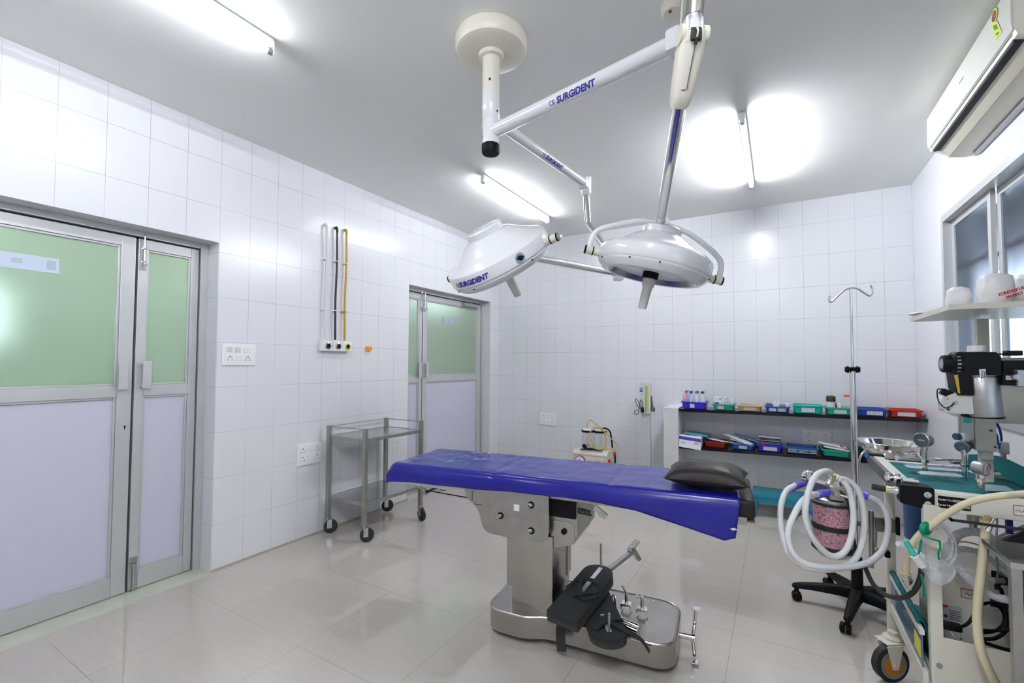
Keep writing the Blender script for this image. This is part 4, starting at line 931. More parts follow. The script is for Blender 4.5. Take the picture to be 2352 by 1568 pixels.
b = MB(); b.tube([(1.42, -.47, .405), (1.48, -.485, .402), (1.53, -.47, .408), (1.46, -.45, .41), (1.40, -.48, .403), (1.37, -.49, .402), (1.41, -.50, .405), (1.47, -.49, .412), (1.54, -.49, .403), (1.61, -.485, .403)], .0055, n=6, seg=8); b.lathe((1.405, -.46, .425), (-.6, 0, .5), [(0, -.02), (.014, -.02), (.022, .01), (.018, .03), (0, .03)], 14); b.build('power_cord', M_black, su)
for x_ in (sx0+.04, sx1-.04):
    for y_ in (sy0+.04, sy1-.04):
        b = MB(); b.cyl((x_, y_, 0), (x_, y_, .062), .02, seg=12); b.build('foot', M_rub, su)
for ch in su.children:
    if not ch.name.startswith('foot'): ch.location.z += .045
for ch in su.children:
    if ch.name.startswith('foot'): ch.scale.z = 1.75

# ---------------------------------------------------------------- blood pressure monitor on its stand
bp = thing('blood_pressure_monitor', (2.0, -.20, 0), 'grey stand blood pressure gauge with green scale beside the shelf pillar', 'blood pressure monitor')
b = MB(); b.bb(1.950, 2.040, -.215, -.17, .04, .84, .004); b.build('stand_column', mat('stand_grey', (.50, .52, .55), .4), bp)
b = MB(); b.bb(1.88, 2.10, -.30, -.08, 0, .04, .01); b.build('stand_base', M_grey, bp)
b = MB(); b.bb(1.935, 2.050, -.24, -.19, .84, 1.165, .004); hs = b.build('gauge_case', mat('case_grey', (.58, .58, .58), .35), bp)
b = MB(); b.bb(1.984, 2.034, -.2425, -.2395, .86, 1.13); b.build('scale_plate', mat('scale_green', (.52, .62, .35), .5), hs, sm=False)
b = MB(); b.cyl((2.005, -.244, .855), (2.005, -.244, 1.135), .0025, seg=8)
for k in range(24): b.bb(2.012, 2.022 if k % 2 else 2.030, -.2435, -.2425, .875+k*.0105, .877+k*.0105)
b.build('mercury_column', mat('green_line', (.10, .16, .03), .4), hs, sm=False)
b = MB(); b.bb(1.939, 1.970, -.242, -.240, 1.055, 1.105); b.build('maker_label', M_tray['blue'], hs, sm=False)
b = MB(); b.bb(1.942, 1.967, -.2428, -.242, 1.058, 1.066); b.bb(1.944, 1.965, -.2428, -.242, 1.085, 1.089); b.bb(1.944, 1.965, -.2428, -.242, 1.092, 1.096); b.build('label_print', M_paper, hs, sm=False)
b = MB(); b.tube([(1.965, -.25, .86), (1.945, -.26, .93), (1.955, -.265, .985), (1.972, -.265, .95), (1.96, -.26, .89), (1.935, -.26, .90), (1.905, -.26, .95), (1.895, -.26, .99), (1.915, -.26, .985), (1.94, -.26, .93), (1.93, -.26, .88), (1.90, -.26, .87), (1.885, -.26, .845), (1.90, -.26, .825), (1.925, -.26, .84), (1.935, -.26, .875)], .0035, n=7, seg=8); b.build('rubber_tube', mat('dark_green_rubber', (.02, .07, .06), .5), bp)
b = MB(); b.lathe((1.972, -.262, .855), Z, [(0, -.012), (.014, 0), (.017, .02), (.012, .045), (.004, .055)], 16); b.build('inflation_bulb', M_black, bp)
b = MB(); b.bb(2.051, 2.09, -.235, -.20, .865, .905, .006); b.prism([(0, 0), (.022, 0), (.006, .13), (0, .13)], (2.052, -.225, .895), X, Z, Y*.02); b.build('rolled_cuff', mat('cuff_grey', (.09, .08, .08), .8), bp)

# ---------------------------------------------------------------- tiled pillar with two granite shelves
M_pil = tile_mat('tile_pillar', 2, 1, .0, -.35, .3, .4, (.76, .77, .78), (.5, .5, .5), .2)
b = MB(); b.bb(2.205, 2.347, -.35, -.0005, 0, .925, .002); pl = b.build('shelf_pillar', M_pil, None); tag(pl, 'white tiled pillar carrying the left ends of the black shelves', 'pillar')
def slab(za, zb, name, lab):
    b = MB(); x0, x1, y0_ = 2.345 if za > .8 else 2.3475, RW-.001, -.315
    x0 = 2.3475
    vs = [(x0, y0_, za), (x1, y0_, zb), (x1, -.001, zb), (x0, -.001, za)]; vs += [(v[0], v[1], v[2]-.028) for v in vs]
    b.add(vs, [(0, 1, 2, 3), (7, 6, 5, 4)]+[(i, (i+1) % 4, 4+(i+1) % 4, 4+i) for i in range(4)]); o = b.build(name, M_granite, None, sm=False); return tag(o, lab, 'shelf')
slab(.916, .938, 'granite_shelf', 'upper black granite shelf along the back wall'); slab(.548, .580, 'granite_shelf', 'lower black granite shelf along the back wall')
def zu(x): return .916+(.938-.916)*(x-2.347)/1.888
def zl(x): return .548+(.580-.548)*(x-2.347)/1.888
def tray(x0, x1, up, h, m, lab, card=(.3, .7), d=.235, y=-.300, cards=None, rot=0, text=None):
    z = (zu if up else zl)((x0+x1)/2)+.0025+abs(x1-x0)*.006; w = x1-x0; c = Vector(((x0+x1)/2, y+d/2, z))
    t = thing('storage_tray', c, lab, 'tray')
    b = MB(); R_ = lambda hw, hd, z_: [Vector((a*hw, b_*hd, z_)) for a, b_ in ((-1, -1), (1, -1), (1, 1), (-1, 1))]
    k = .86; th_ = .003
    def ring(hw, hd, z_, n=5, r=.018):
        out = []
        for (sx_, sy_, a0) in ((-1, -1, PI), (1, -1, 1.5*PI), (1, 1, 0), (-1, 1, .5*PI)):
            for j in range(n): a = a0+PI/2*j/(n-1); out.append(Vector((sx_*(hw-r)+r*math.cos(a), sy_*(hd-r)+r*math.sin(a), z_)))
        return out
    rg = [ring(w/2*k, d/2*k, 0), ring(w/2-.010, d/2-.010, h-.012), ring(w/2, d/2, h-.010), ring(w/2, d/2, h), ring(w/2-.012, d/2-.012, h), ring(w/2*k-th_, d/2*k-th_, .004)]
    ca, sa = math.cos(rot), math.sin(rot)
    vs = [c+Vector((p.x*ca-p.y*sa, p.x*sa+p.y*ca, p.z)) for r_ in rg for p in r_]; n = 20
    fs = [(i*n+q, i*n+(q+1) % n, (i+1)*n+(q+1) % n, (i+1)*n+q) for i in range(5) for q in range(n)]+[tuple(range(n))[::-1], tuple(range(5*n, 6*n))]
    b.add(vs, fs); b.build('tray_body', M_tray[m], t)
    u_ = Vector((ca, sa, 0)); v_ = Vector((-sa, ca, 0)); sl_ = ((d/2-.010)-(d/2*k))/(h-.012); upv = (Z-v_*sl_).normalized()
    for f0, f1 in (cards or [card]):
        L = MB(); w0 = -w/2*.9+w*.9*f0; w1 = -w/2*.9+w*.9*f1; hh = h*.58; cc = c+u_*(w0+w1)/2-v_*(d/2*k+sl_*h*.42+.0012)+Z*h*.42
        L.box(cc, (w1-w0, .0008, hh), (u_, u_.cross(upv), upv)); L.build('label_card', M_paper, t, sm=False)
        if text:
            K = MB(); add_text(K, text, hh*.62, cc-v_*.0012, u_, upv, off=.0004); K.build('card_text', M_inkd, t, sm=False)
    return t, c, z
def X3(px): return px
tr_up = []
G = 'plastic trays on the upper granite shelf'; G2 = 'plastic trays on the lower granite shelf'
specs = [(2.362, 2.600, 'violet', .068, 'violet plastic tray full of clear bottles, first from the pillar on the upper shelf', [(.35, .55)]),
 (2.652, 2.852, 'green', .055, 'green plastic tray with a small carton and vials on the upper shelf', [(.22, .52)]),
 (2.872, 3.082, 'beige', .052, 'beige plastic tray on the upper shelf', [(.25, .78)]),
 (3.100, 3.305, 'blue', .052, 'blue plastic tray of small boxes, between beige and teal trays on the upper shelf', [(.15, .45), (.52, .85)]),
 (3.318, 3.556, 'teal', .070, 'largest bright teal plastic tray on the upper shelf', [(.28, .74)]),
 (3.566, 3.772, 'green', .060, 'green plastic tray holding the bottles with black and red caps', [(.28, .75)]),
 (3.790, 3.996, 'navy', .058, 'dark blue plastic tray second from the right wall on the upper shelf', [(.28, .55), (.56, .85)]),
 (4.000, 4.215, 'red', .058, 'bright red plastic tray at the right wall end of the upper shelf', [(.22, .80)])]
TU = []
for x0, x1, m, h, lab, cards in specs:
    t, c, z = tray(x0, x1, True, h, m, lab, cards=cards); t['group'] = G; TU.append((t, c, z, h))
specs = [(2.572, 2.780, 'dkred', .055, 'dark red plastic tray on the lower shelf', None, None),
 (2.815, 3.015, 'blue', .052, 'blue plastic tray under wrapped instruments on the lower shelf', [(.32, .70)], None),
 (3.033, 3.240, 'violet', .060, 'violet plastic tray stuffed with blue and white packets on the lower shelf', [(.22, .82)], None),
 (3.262, 3.512, 'blue', .056, 'wide dark blue plastic tray with three lettered labels on the lower shelf', [(.03, .36), (.38, .70), (.72, .99)], 'x'),
 (3.530, 3.742, 'green', .055, 'green plastic tray holding a white packet with orange mark on the lower shelf', [], None)]
for x0, x1, m, h, lab, cards, tx in specs:
    t, c, z = tray(x0, x1, False, h, m, lab, cards=cards if cards else [(.45, .4501)])
    if not cards:
        for ch in list(t.children):
            if ch.name.startswith('label_card'): bpy.data.objects.remove(ch)
    t['group'] = G2
    if tx:
        k = 0
        for ch in [c_ for c_ in t.children if c_.name.startswith('label_card')]:
            K = MB(); wl = worldloc(ch); cc = wl+Vector((0, -.0045, .016)); add_text(K, ('ROMOVAC', 'BACTIGRAS', 'BANDAGES')[k], .020, cc, X, (Z-Y*.1), off=.0003); K.build('card_text', M_inkd, ch, sm=False); k += 1
# things in the trays
M_shrink = clear('bottle_film', (.86, .88, .92), .55, .12)
def vial(x, y, z, r, h, lab, cat='bottle', body=M_shrink, cap=M_grey, group=None, neck=.5, name='bottle'):
    t = thing(name, (x, y, z), lab, cat, group)
    b = MB(); b.lathe((x, y, z), Z, [(0, 0), (r, 0), (r, h*.68), (r*neck, h*.84), (r*neck, h*.92), (0, h*.92)], 18); b.build('bottle_body', body, t)
    b = MB(); b.lathe((x, y, z), Z, [(r*neck*1.15, h*.86), (r*neck*1.2, h*.88), (r*neck*1.2, h), (0, h)], 16); b.build('bottle_cap', cap, t)
    return t
z0 = TU[0][2]+.006
for i in range(4):
    for j in range(2):
        vial(2.395+.054*i, -.235+.075*j, z0, .024, .165-.0*j, 'clear plastic bottle standing in the violet tray by the pillar', group='clear bottles in the violet tray', cap=(M_grey, M_inkd)[(i+j) % 2], neck=.42)
vial(2.40, -.272, z0+.09, .016, .075, 'small bottle with pink label leaning on the clear bottles', body=mat('pink_label', (.75, .35, .32), .5), cap=M_shrink)
vial(2.435, -.272, z0+.105, .014, .07, 'small bottle with blue label leaning on the clear bottles', body=mat('sky_label', (.30, .42, .85), .5), cap=M_shrink)
z0 = TU[1][2]+.006
b = MB(); b.box((2.697, -.235, z0+.058), (.066, .05, .115), bev=.002); t = b.build('medicine_carton', M_paperw); tag(t, 'white medicine carton with blue bar in the green tray near the pillar', 'carton')
b = MB(); b.bb(2.672, 2.714, -.2612, -.2602, z0+.048, z0+.062); b.build('printed_bar', M_ink, t, sm=False); b = MB(); b.bb(2.716, 2.727, -.2612, -.2602, z0+.09, z0+.103); b.build('printed_mark', M_greenp, t, sm=False)
for i, (x, y, h) in enumerate(((2.748, -.245, .10), (2.778, -.23, .105), (2.760, -.19, .12), (2.795, -.25, .08), (2.82, -.20, .10))): vial(x, y, z0, .015, h, 'small vial standing beside the white carton in the green tray', group='vials beside the white carton', body=M_shrink, cap=(M_white, M_brown)[i % 2])
z0 = TU[2][2]+.006
for i, (x, y, s) in enumerate(((2.92, -.22, .03), (2.99, -.20, .034), (3.04, -.23, .03), (2.97, -.25, .028))):
    b = MB(); b.tube([(x+s*math.cos(a), y+s*.8*math.sin(a), z0+.030+.006*math.sin(2*a)) for a in (0, 1, 2, 3, 4, 5)], .009, closed=True, n=5, seg=8); tag(b.build('bandage_loop', M_brown), 'loop of brown bandage in the beige tray', 'bandage', 'bandages in the beige tray')
z0 = TU[3][2]+.006
for i, (x, w, h, m, lab) in enumerate(((3.135, .045, .065, mat('dark_carton', (.12, .13, .14), .6), 'dark small carton at left in the blue tray'), (3.195, .050, .085, M_paperw, 'tall white carton in the middle of the blue tray'), (3.245, .035, .060, mat('olive_carton', (.25, .27, .20), .6), 'olive grey small carton in the blue tray'), (3.283, .030, .068, M_paper, 'pale small carton at right in the blue tray'))):
    b = MB(); b.box((x, -.22+.01*i, z0+h/2+.002), (w, .05, h), bev=.0015); tag(b.build('small_carton', m), lab, 'carton', 'cartons in the blue tray')
z0 = TU[4][2]+.006
for i in range(7):
    b = MB(); x = 3.35+.028*i; b.cyl((x, -.25+.012*(i % 3), z0+.045+.004*(i % 2)), (x+.035, -.15+.01*(i % 2), z0+.050), .008, seg=10); tag(b.build('ampoule', M_clear2), 'clear wrapped ampoule lying in the teal tray', 'ampoule', 'ampoules in the teal tray')
z0 = TU[5][2]+.006
t = thing('dressing_jar', (3.610, -.235, z0), 'squat bottle with black lid and yellow tip in the green tray', 'bottle')
b = MB(); b.lathe((3.610, -.235, z0), Z, [(0, 0), (.032, 0), (.032, .095), (.027, .105), (0, .105)], 24); b.build('bottle_body', mat('grey_label', (.52, .54, .50), .5), t)
b = MB(); b.lathe((3.610, -.235, z0+.100), Z, [(.033, 0), (.035, .004), (.035, .042), (.028, .050), (0, .05)], 24); b.build('bottle_cap', mat('olive_black', (.035, .032, .025), .5), t)
b = MB(); b.lathe((3.615, -.235, z0+.148), Z, [(.010, 0), (.009, .014), (0, .015)], 12); b.build('nozzle', M_yell, t)
vial(3.670, -.215, z0, .016, .11, 'little white bottle between black-capped and red-capped bottles', body=M_white, cap=M_white)
vial(3.645, -.20, z0, .012, .085, 'tiny dark bottle behind the little white bottle', body=M_black, cap=M_black)
t = thing('specimen_jar', (3.735, -.22, z0), 'clear jar with red lid in the green tray', 'jar')
b = MB(); b.lathe((3.735, -.22, z0), Z, [(0, 0), (.040, 0), (.038, .05), (.027, .10), (.027, .15)], 24); b.build('glass', M_clear, t)
b = MB(); b.lathe((3.735, -.22, z0+.148), Z, [(.030, 0), (.034, .002), (.034, .012), (.028, .015), (0, .015)], 24); b.build('lid', M_lid, t)
# lower shelf goods
zz = zl(2.44)
t = thing('glove_carton', (2.445, -.24, zz), 'white and violet glove carton under blue sheets at the pillar end of the lower shelf', 'carton')
b = MB(); b.box((2.455, -.19, zz+.052), (.20, .19, .10), bev=.003); b.build('carton', M_paperw, t)
fr = Vector((2.452, -.320, zz+.045)); up_ = (Z*.11+Y*.035).normalized()
b = MB(); b.box(fr, (.205, .002, .125), (X-Z*.09, up_.cross(X), up_)); fl = b.build('front_flap', M_paper, t, sm=False)
b = MB(); b.box(fr+up_*.030-Y*.002, (.205, .002, .030), (X-Z*.09, up_.cross(X), up_)); b.build('violet_band', M_ink, fl, sm=False)
b = MB(); add_text(b, 'AOI', .022, fr-up_*.012-X*.065-Y*.003, X, up_); add_text(b, 'MSA', .022, fr-up_*.012+X*.06-Y*.003, X, up_); b.build('print', M_inkd, fl, sm=False)
b = MB(); b.box((2.50, -.17, zz+.112), (.22, .18, .012), ((1, .1, -.10), Y, Z), bev=.002); tag(b.build('folded_sheet', mat('sky_fabric', (.12, .38, .58), .7)), 'folded light blue sheet on top of the glove carton', 'sheet')
def packet(c, w, l, t_, ang, tilt, m, lab, cat='packet', group=None, extra=None, name='wrapped_packet'):
    c = Vector(c); u_ = Vector((math.cos(ang), math.sin(ang), tilt)).normalized(); v_ = Z.cross(u_).normalized(); n_ = u_.cross(v_)
    nx, ny = 14, 8; vs = []; fs = []
    for s_ in (1, -1):
        for i in range(nx+1):
            for j in range(ny+1):
                a, b_ = 2*i/nx-1, 2*j/ny-1; e = (max(0, 1-a**6)*max(0, 1-b_**4))**.6
                vs.append(c+u_*a*l/2+v_*b_*w/2+n_*(s_*t_/2*e*(.8+.5*mnoise.noise(Vector((a*3+c.x*20, b_*3, s_))))))
    o2 = (nx+1)*(ny+1)
    for o_ in (0, o2):
        for i in range(nx):
            for j in range(ny): fs.append((o_+i*(ny+1)+j, o_+(i+1)*(ny+1)+j, o_+(i+1)*(ny+1)+j+1, o_+i*(ny+1)+j+1))
    b = MB(); b.add(vs, fs); o = b.build(name, m, None, angle=180); tag(o, lab, cat, group)
    if extra:
        for (ea, eb, w_, h_, mm, nm) in extra:
            k = MB(); k.box(c+u_*ea*l/2+v_*eb*w/2+n_*(t_/2+.002), (w_, h_, .001), (u_, v_, n_)); k.build(nm, mm, o, sm=False)
    return o
M_pack = mat('packet_paper', (.66, .68, .70), .35, vary=.12, vscale=20); M_packb = mat('packet_film_blue', (.20, .27, .50), .3, vary=.4, vscale=30)
z1 = zl(2.67)+.062
packet((2.67, -.22, z1+.008), .07, .18, .012, -.25, -.10, M_pack, 'grey wrapped packet lying across the dark red tray')
packet((2.80, -.24, z1-.002), .03, .24, .006, -.15, -.05, M_pack, 'thin white strip bridging the dark red and blue trays', 'strip')
z1 = zl(2.9)+.062
packet((2.875, -.22, z1+.028), .09, .26, .026, -.35, -.28, M_pack, 'long white wrapped packet sloping in the blue tray on the lower shelf')
packet((2.93, -.15, z1+.035), .09, .22, .03, -.2, -.22, M_packb, 'crinkled clear and blue wrapped packet behind the long white one')
packet((2.905, -.25, z1+.005), .06, .22, .016, -.3, -.20, M_clear2, 'clear wrapped tube in front in the blue tray on the lower shelf')
z1 = zl(3.13)+.058
for i in range(5): packet((3.135+.004*(i % 2), -.19, z1+.010+.014*i), .14, .19+.004*(i % 2), .011, .03*(i-2), .0-.01*i, (M_pack, M_packb, M_pack, M_packb, M_pack)[i], 'flat packet in the stack in the violet tray on the lower shelf', group='stacked packets in the violet tray')
b = MB(); b.box((3.085, -.268, z1+.012), (.03, .002, .026), bev=0); tag(b.build('red_tag', M_inkr), 'small red printed tag on packets in the violet tray', 'tag')
z1 = zl(3.63)+.05
packet((3.615, -.21, z1+.040), .13, .21, .03, -.10, -.16, M_pack, 'white wrapped packet with orange mark in the green tray on the lower shelf', extra=[(.62, -.65, .028, .045, M_lid, 'orange_mark'), (-.5, -.5, .008, .035, M_inkd, 'black_print')])
packet((3.64, -.26, z1+.018), .08, .19, .022, -.06, -.12, M_pack, 'smaller white packet at the front of the green tray on the lower shelf', extra=[(.68, -.2, .030, .05, M_lid, 'orange_mark')])
zz = zl(3.78)
b = MB(); b.lathe((3.80, -.16, zz+.002), Z, [(0, 0), (.035, 0), (.045, .03), (.045, .075), (.04, .08), (0, .08)], 20); tag(b.build('dark_bowl', M_rub), 'dark round bowl on the lower shelf behind the drip pole', 'bowl')
for k in range(5):
    b = MB(); b.box((3.885, -.22, zz+.016+.017*k), (.09, .15, .014), bev=.003); tag(b.build('blue_pack', mat('sky_pack', (.10, .40, .62), .5) if 'sky_pack' not in bpy.data.materials else bpy.data.materials['sky_pack']), 'light blue pack in the stack on the lower shelf beside the steel basin', 'packet', 'light blue packs on the lower shelf')
t = thing('sterilizer_box', (4.06, -.17, zl(4.06)), 'small steel sterilizer box with dark lid on the lower shelf behind the basin', 'box')
z1 = zl(4.06)+.003
b = MB(); b.box((4.06, -.17, z1+.05), (.20, .12, .10), bev=.008); b.build('box_body', M_steeld, t); b = MB(); b.box((4.06, -.175, z1+.108), (.21, .13, .014), bev=.004); b.build('lid', M_steels, t)
b = MB(); b.tube([(3.96, -.23, z1+.095), (3.90, -.25, z1+.135), (3.86, -.25, z1+.155)], .005, n=3, seg=6); b.build('handle', M_rub, t)
b = MB(); b.box((4.075, -.232, z1+.062), (.12, .004, .03), bev=.001); b.build('slot', M_black, t)

# ---------------------------------------------------------------- step stool under the shelves
st = thing('step_stool', (3.24, -.28, 0), 'blue-green painted step stool under the shelves behind the table head', 'stool')
b = MB(); b.bb(2.99, 3.49, -.445, -.13, .172, .200, .003); b.build('step_top', M_stool, st)
b = MB(); b.bb(3.035, 3.46, -.442, -.432, .13, .172, .002); b.build('front_rail', M_stool, st)
for x in (2.995, 3.445):
    for y in (-.44, -.175):
        b = MB(); b.bb(x, x+.038, y, y+.038, 0, .173, .003); b.build('leg', M_stool, st)

# ---------------------------------------------------------------- drip stand
ivx, ivy = 3.572, -1.915
iv = thing('drip_stand', (ivx, ivy, 0), 'steel drip stand with two hooks on a black five-legged base', 'drip stand')
b = MB(); b.cyl((ivx, ivy, .28), (ivx, ivy, 1.352), .0155, seg=20); b.build('lower_pole', M_chrome, iv)
b = MB(); b.cyl((ivx, ivy, 1.34), (ivx, ivy, 1.80), .0065, seg=16); up = b.build('upper_pole', M_chrome, iv)
b = MB(); hk = [(-.118, 1.755), (-.125, 1.735), (-.112, 1.722), (-.085, 1.745), (-.04, 1.785), (0, 1.802), (.04, 1.797), (.085, 1.768), (.108, 1.758), (.125, 1.778), (.122, 1.805), (.112, 1.818)]
b.tube([Vector((ivx, ivy, z))+Rv*x for x, z in hk], .0052, n=6); b.build('bottle_hook', M_chrome, up)
b = MB(); b.lathe((ivx, ivy, 1.33), Z, [(.019, 0), (.019, .02), (.012, .024)], 16)
for s_ in (-1, 1): b.cyl(Vector((ivx, ivy, 1.34))+Rv*.014*s_, Vector((ivx, ivy, 1.34))+Rv*.026*s_, .006, seg=10); b.lathe(Vector((ivx, ivy, 1.34))+Rv*.022*s_, Rv*s_, [(0, 0), (.012, .0), (.021, .005), (.021, .010), (.010, .014), (0, .015)], 5)
b.build('clamp_knob', M_black, iv)
b = MB(); b.lathe((ivx, ivy, .07), Z, [(0, 0), (.035, 0), (.037, .05), (.028, .075), (.026, .23), (.020, .235), (.0, .235)], 24); b.build('base_hub', M_black, iv)
for k in range(5):
    an = math.radians(186+72*k-3); dv = Vector((math.cos(an), math.sin(an), 0)); sv = Z.cross(dv); c0 = Vector((ivx, ivy, 0))
    secs_ = [(.01, .030, .075, .135), (.10, .027, .080, .128), (.20, .023, .078, .112), (.275, .020, .072, .098), (.300, .017, .070, .090), (.310, .010, .070, .082)]
    vs = []; fs = []
    for r_, w_, zl_, zh_ in secs_: vs += [c0+dv*r_+sv*w_+Z*zl_, c0+dv*r_-sv*w_+Z*zl_, c0+dv*r_-sv*w_*.85+Z*(zh_-.006), c0+dv*r_-sv*w_*.5+Z*zh_, c0+dv*r_+sv*w_*.5+Z*zh_, c0+dv*r_+sv*w_*.85+Z*(zh_-.006)]
    for i in range(len(secs_)-1): fs += [(i*6+q, i*6+(q+1) % 6, (i+1)*6+(q+1) % 6, (i+1)*6+q) for q in range(6)]
    fs += [tuple(range(6))[::-1], tuple(range(len(vs)-6, len(vs)))]
    b = MB(); b.add(vs, fs); b.cyl(c0+dv*.288+Z*.04, c0+dv*.288+Z*.08, .012, seg=12); lg = b.build('base_leg', M_black, iv, angle=60)
    wc = c0+dv*.288+sv*.01*(-1)**k+Z*.0255
    for s_ in (-1, 1):
        b = MB(); b.lathe(wc+sv*s_*.004, sv*s_, [(0, 0), (.024, 0), (.0255, .004), (.0255, .014), (.022, .019), (0, .020)], 24); b.build('castor_wheel', M_black, lg)

# ---------------------------------------------------------------- basin on its stand
bs = thing('basin_stand', (3.80, -1.48, 0), 'chrome wire stand carrying the steel basin behind the drip pole', 'basin stand')
bc = Vector((3.80, -1.48, 0))
b = MB(); b.tube([bc+Vector((.135*math.cos(a), .135*math.sin(a), .845)) for a in [2*PI*k/16 for k in range(16)]], .006, closed=True, n=2, seg=8); b.build('ring', M_chrome, bs)
for k in range(3):
    a = math.radians(205+120*k); d_ = Vector((math.cos(a), math.sin(a), 0)); b = MB(); b.tube([bc+d_*.135+Z*.845, bc+d_*.17+Z*.80, bc+d_*.185+Z*.70, bc+d_*.19+Z*.3, bc+d_*.20+Z*.008], .006, n=5, seg=8); b.build('leg', M_chrome, bs)
b = MB(); b.lathe(bc+Z*.80, Z, [(0, 0), (.085, 0), (.115, .02), (.140, .062), (.152, .083), (.170, .087), (.172, .090), (.170, .092), (.150, .088), (.135, .062), (.110, .024), (.082, .005), (0, .004)], 56); tag(b.build('steel_basin', M_chrome), 'wide shiny steel basin resting on its stand near the right wall', 'basin')

# ---------------------------------------------------------------- anaesthesia machine
am = thing('anaesthesia_machine', (3.92, -2.6, 0), 'cream anaesthesia machine with green-covered trays at the right edge', 'anaesthesia machine')
AX0, AX1 = 3.62, 4.17
for (x, y, z0_) in ((3.62, -2.44, .17), (3.650, -2.975, .17), (4.12, -2.44, .17), (4.12, -2.975, .17)):
    b = MB(); b.bb(x, x+.034, y, y+.036, z0_, .862, .004); fp = b.build('frame_post', M_creamd, am)
    k = MB(); k.cyl((x+.020, y-.002, .34), (x+.020, y, .34), .009, seg=14); k.build('screw_cap', M_grey, fp)
# work top with upturned rim
b = MB(); b.bb(3.615, AX1, -2.93, -2.14, .862, .888, .002); b.build('work_top', M_cream, am)
b = MB(); b.bb(3.598, 3.6145, -2.86, -2.13, .862, .910, .003); b.build('side_rail', mat('rail_dark', (.10, .11, .11), .4), am)
b = MB(); b.bb(3.615, 3.655, -2.90, -2.20, .888, .911, .004); b.build('edge_strip', M_creamd, am)
b = MB(); b.bb(3.60, 3.66, -2.195, -2.14, .862, .918, .003); b.bb(3.597, 3.60, -2.19, -2.155, .865, .905, mi=1); b.build('rear_corner', [M_black, M_ink], am)
b = MB(); b.bb(3.66, AX1, -2.985, -2.942, .866, .932, .004); fb = b.build('front_beam', M_creamd, am)
b = MB(); b.prism(rounded([(0, .0), (.085, -.012), (.092, -.012), (.092, .064), (0, .064)], .008, 4), (3.574, -2.992, .880), X, Z, Y*.055); b.build('outlet_block', M_black, am)
for z_ in (.893, .925):
    b = MB(); b.lathe((3.648, -2.992, z_-.006), -Y, [(0, 0), (.0105, 0), (.0105, .003), (.004, .004), (0, .001)], 20); b.build('outlet_screw', M_steels, am)
b = MB(); b.bb(3.676, 3.758, -2.9868, -2.9855, .880, .920); b.bb(3.713, 3.756, -2.9874, -2.9868, .904, .912, mi=1); b.bb(3.713, 3.756, -2.9874, -2.9868, .886, .894, mi=1); np_ = b.build('name_plate', [M_black, M_grey], fb, sm=False)
b = MB(); add_text(b, 'Model No.', .0095, (3.694, -2.987, .908), X, Z); add_text(b, 'Serial No.', .0095, (3.694, -2.987, .890), X, Z); b.build('plate_text', M_paper, np_, sm=False)
b = MB()
for a_ in ((3.858, 3.905, .9165, .918), (3.858, 3.905, .885, .8865), (3.858, 3.8595, .885, .918), (3.9035, 3.905, .885, .918)): b.bb(a_[0], a_[1], -2.9865, -2.9855, a_[2], a_[3])
b.build('red_outline_label', M_inkr, fb, sm=False)
b = MB(); b.tube([(3.864, -2.9862, .898), (3.872, -2.9862, .903), (3.876, -2.9862, .896), (3.885, -2.9862, .905), (3.897, -2.9862, .906)], .0006, seg=5); b.build('handwriting', M_inkd, fb)
# outlet connector and black hose stub
b = MB(); b.lathe((3.574, -2.965, .917), -X, [(0, 0), (.014, 0), (.014, .012), (.011, .016), (.011, .032), (.0095, .034), (.0095, .04)], 20); b.cyl((3.543, -2.965, .917), (3.538, -2.965, .917), .0118, seg=18, mi=1); b.build('outlet_connector', [M_chrome, M_yell], am)
b = MB(); b.cyl((3.540, -2.965, .917), (3.500, -2.967, .921), .0105, .011, seg=18); b.build('hose_stub', M_rub, am)
b = MB(); b.lathe((3.585, -2.93, .955), (-1, -.1, .0), [(0, 0), (.016, 0), (.018, .01), (.014, .02), (.018, .028), (.017, .04), (.0, .045)], 20); b.bb(3.59, 3.635, -2.955, -2.92, .944, .958, .003); b.cyl((3.575, -2.93, .955), (3.575, -2.93, .97), .006, seg=10); b.build('flush_valve', M_chrome, am)
# lower tray
b = MB(); b.bb(3.655, AX1, -2.97, -2.40, .285, .300); b.bb(3.66, AX1, -2.975, -2.965, .10, .436, .002); b.build('lower_tray', M_creamd, am)
b = MB(); b.prism([(-2.40, .30), (-2.965, .30), (-2.965, .262), (-2.40, .262)], (3.628, 0, 0), Y, Z, X*.014); b.prism([(-2.40, .430), (-2.935, .430), (-2.935, .412), (-2.40, .412)], (3.628, 0, 0), Y, Z, X*.014); sd = b.build('tray_side_frame', M_creamd, am)
b = MB(); b.bb(3.633, 3.637, -2.935, -2.40, .300, .413); gp = b.build('blue_side_panel', M_bluep, am, sm=False)
b = MB(); b.bb(3.6315, 3.633, -2.92, -2.84, .325, .385); b.build('yellow_label', M_yell, gp, sm=False)
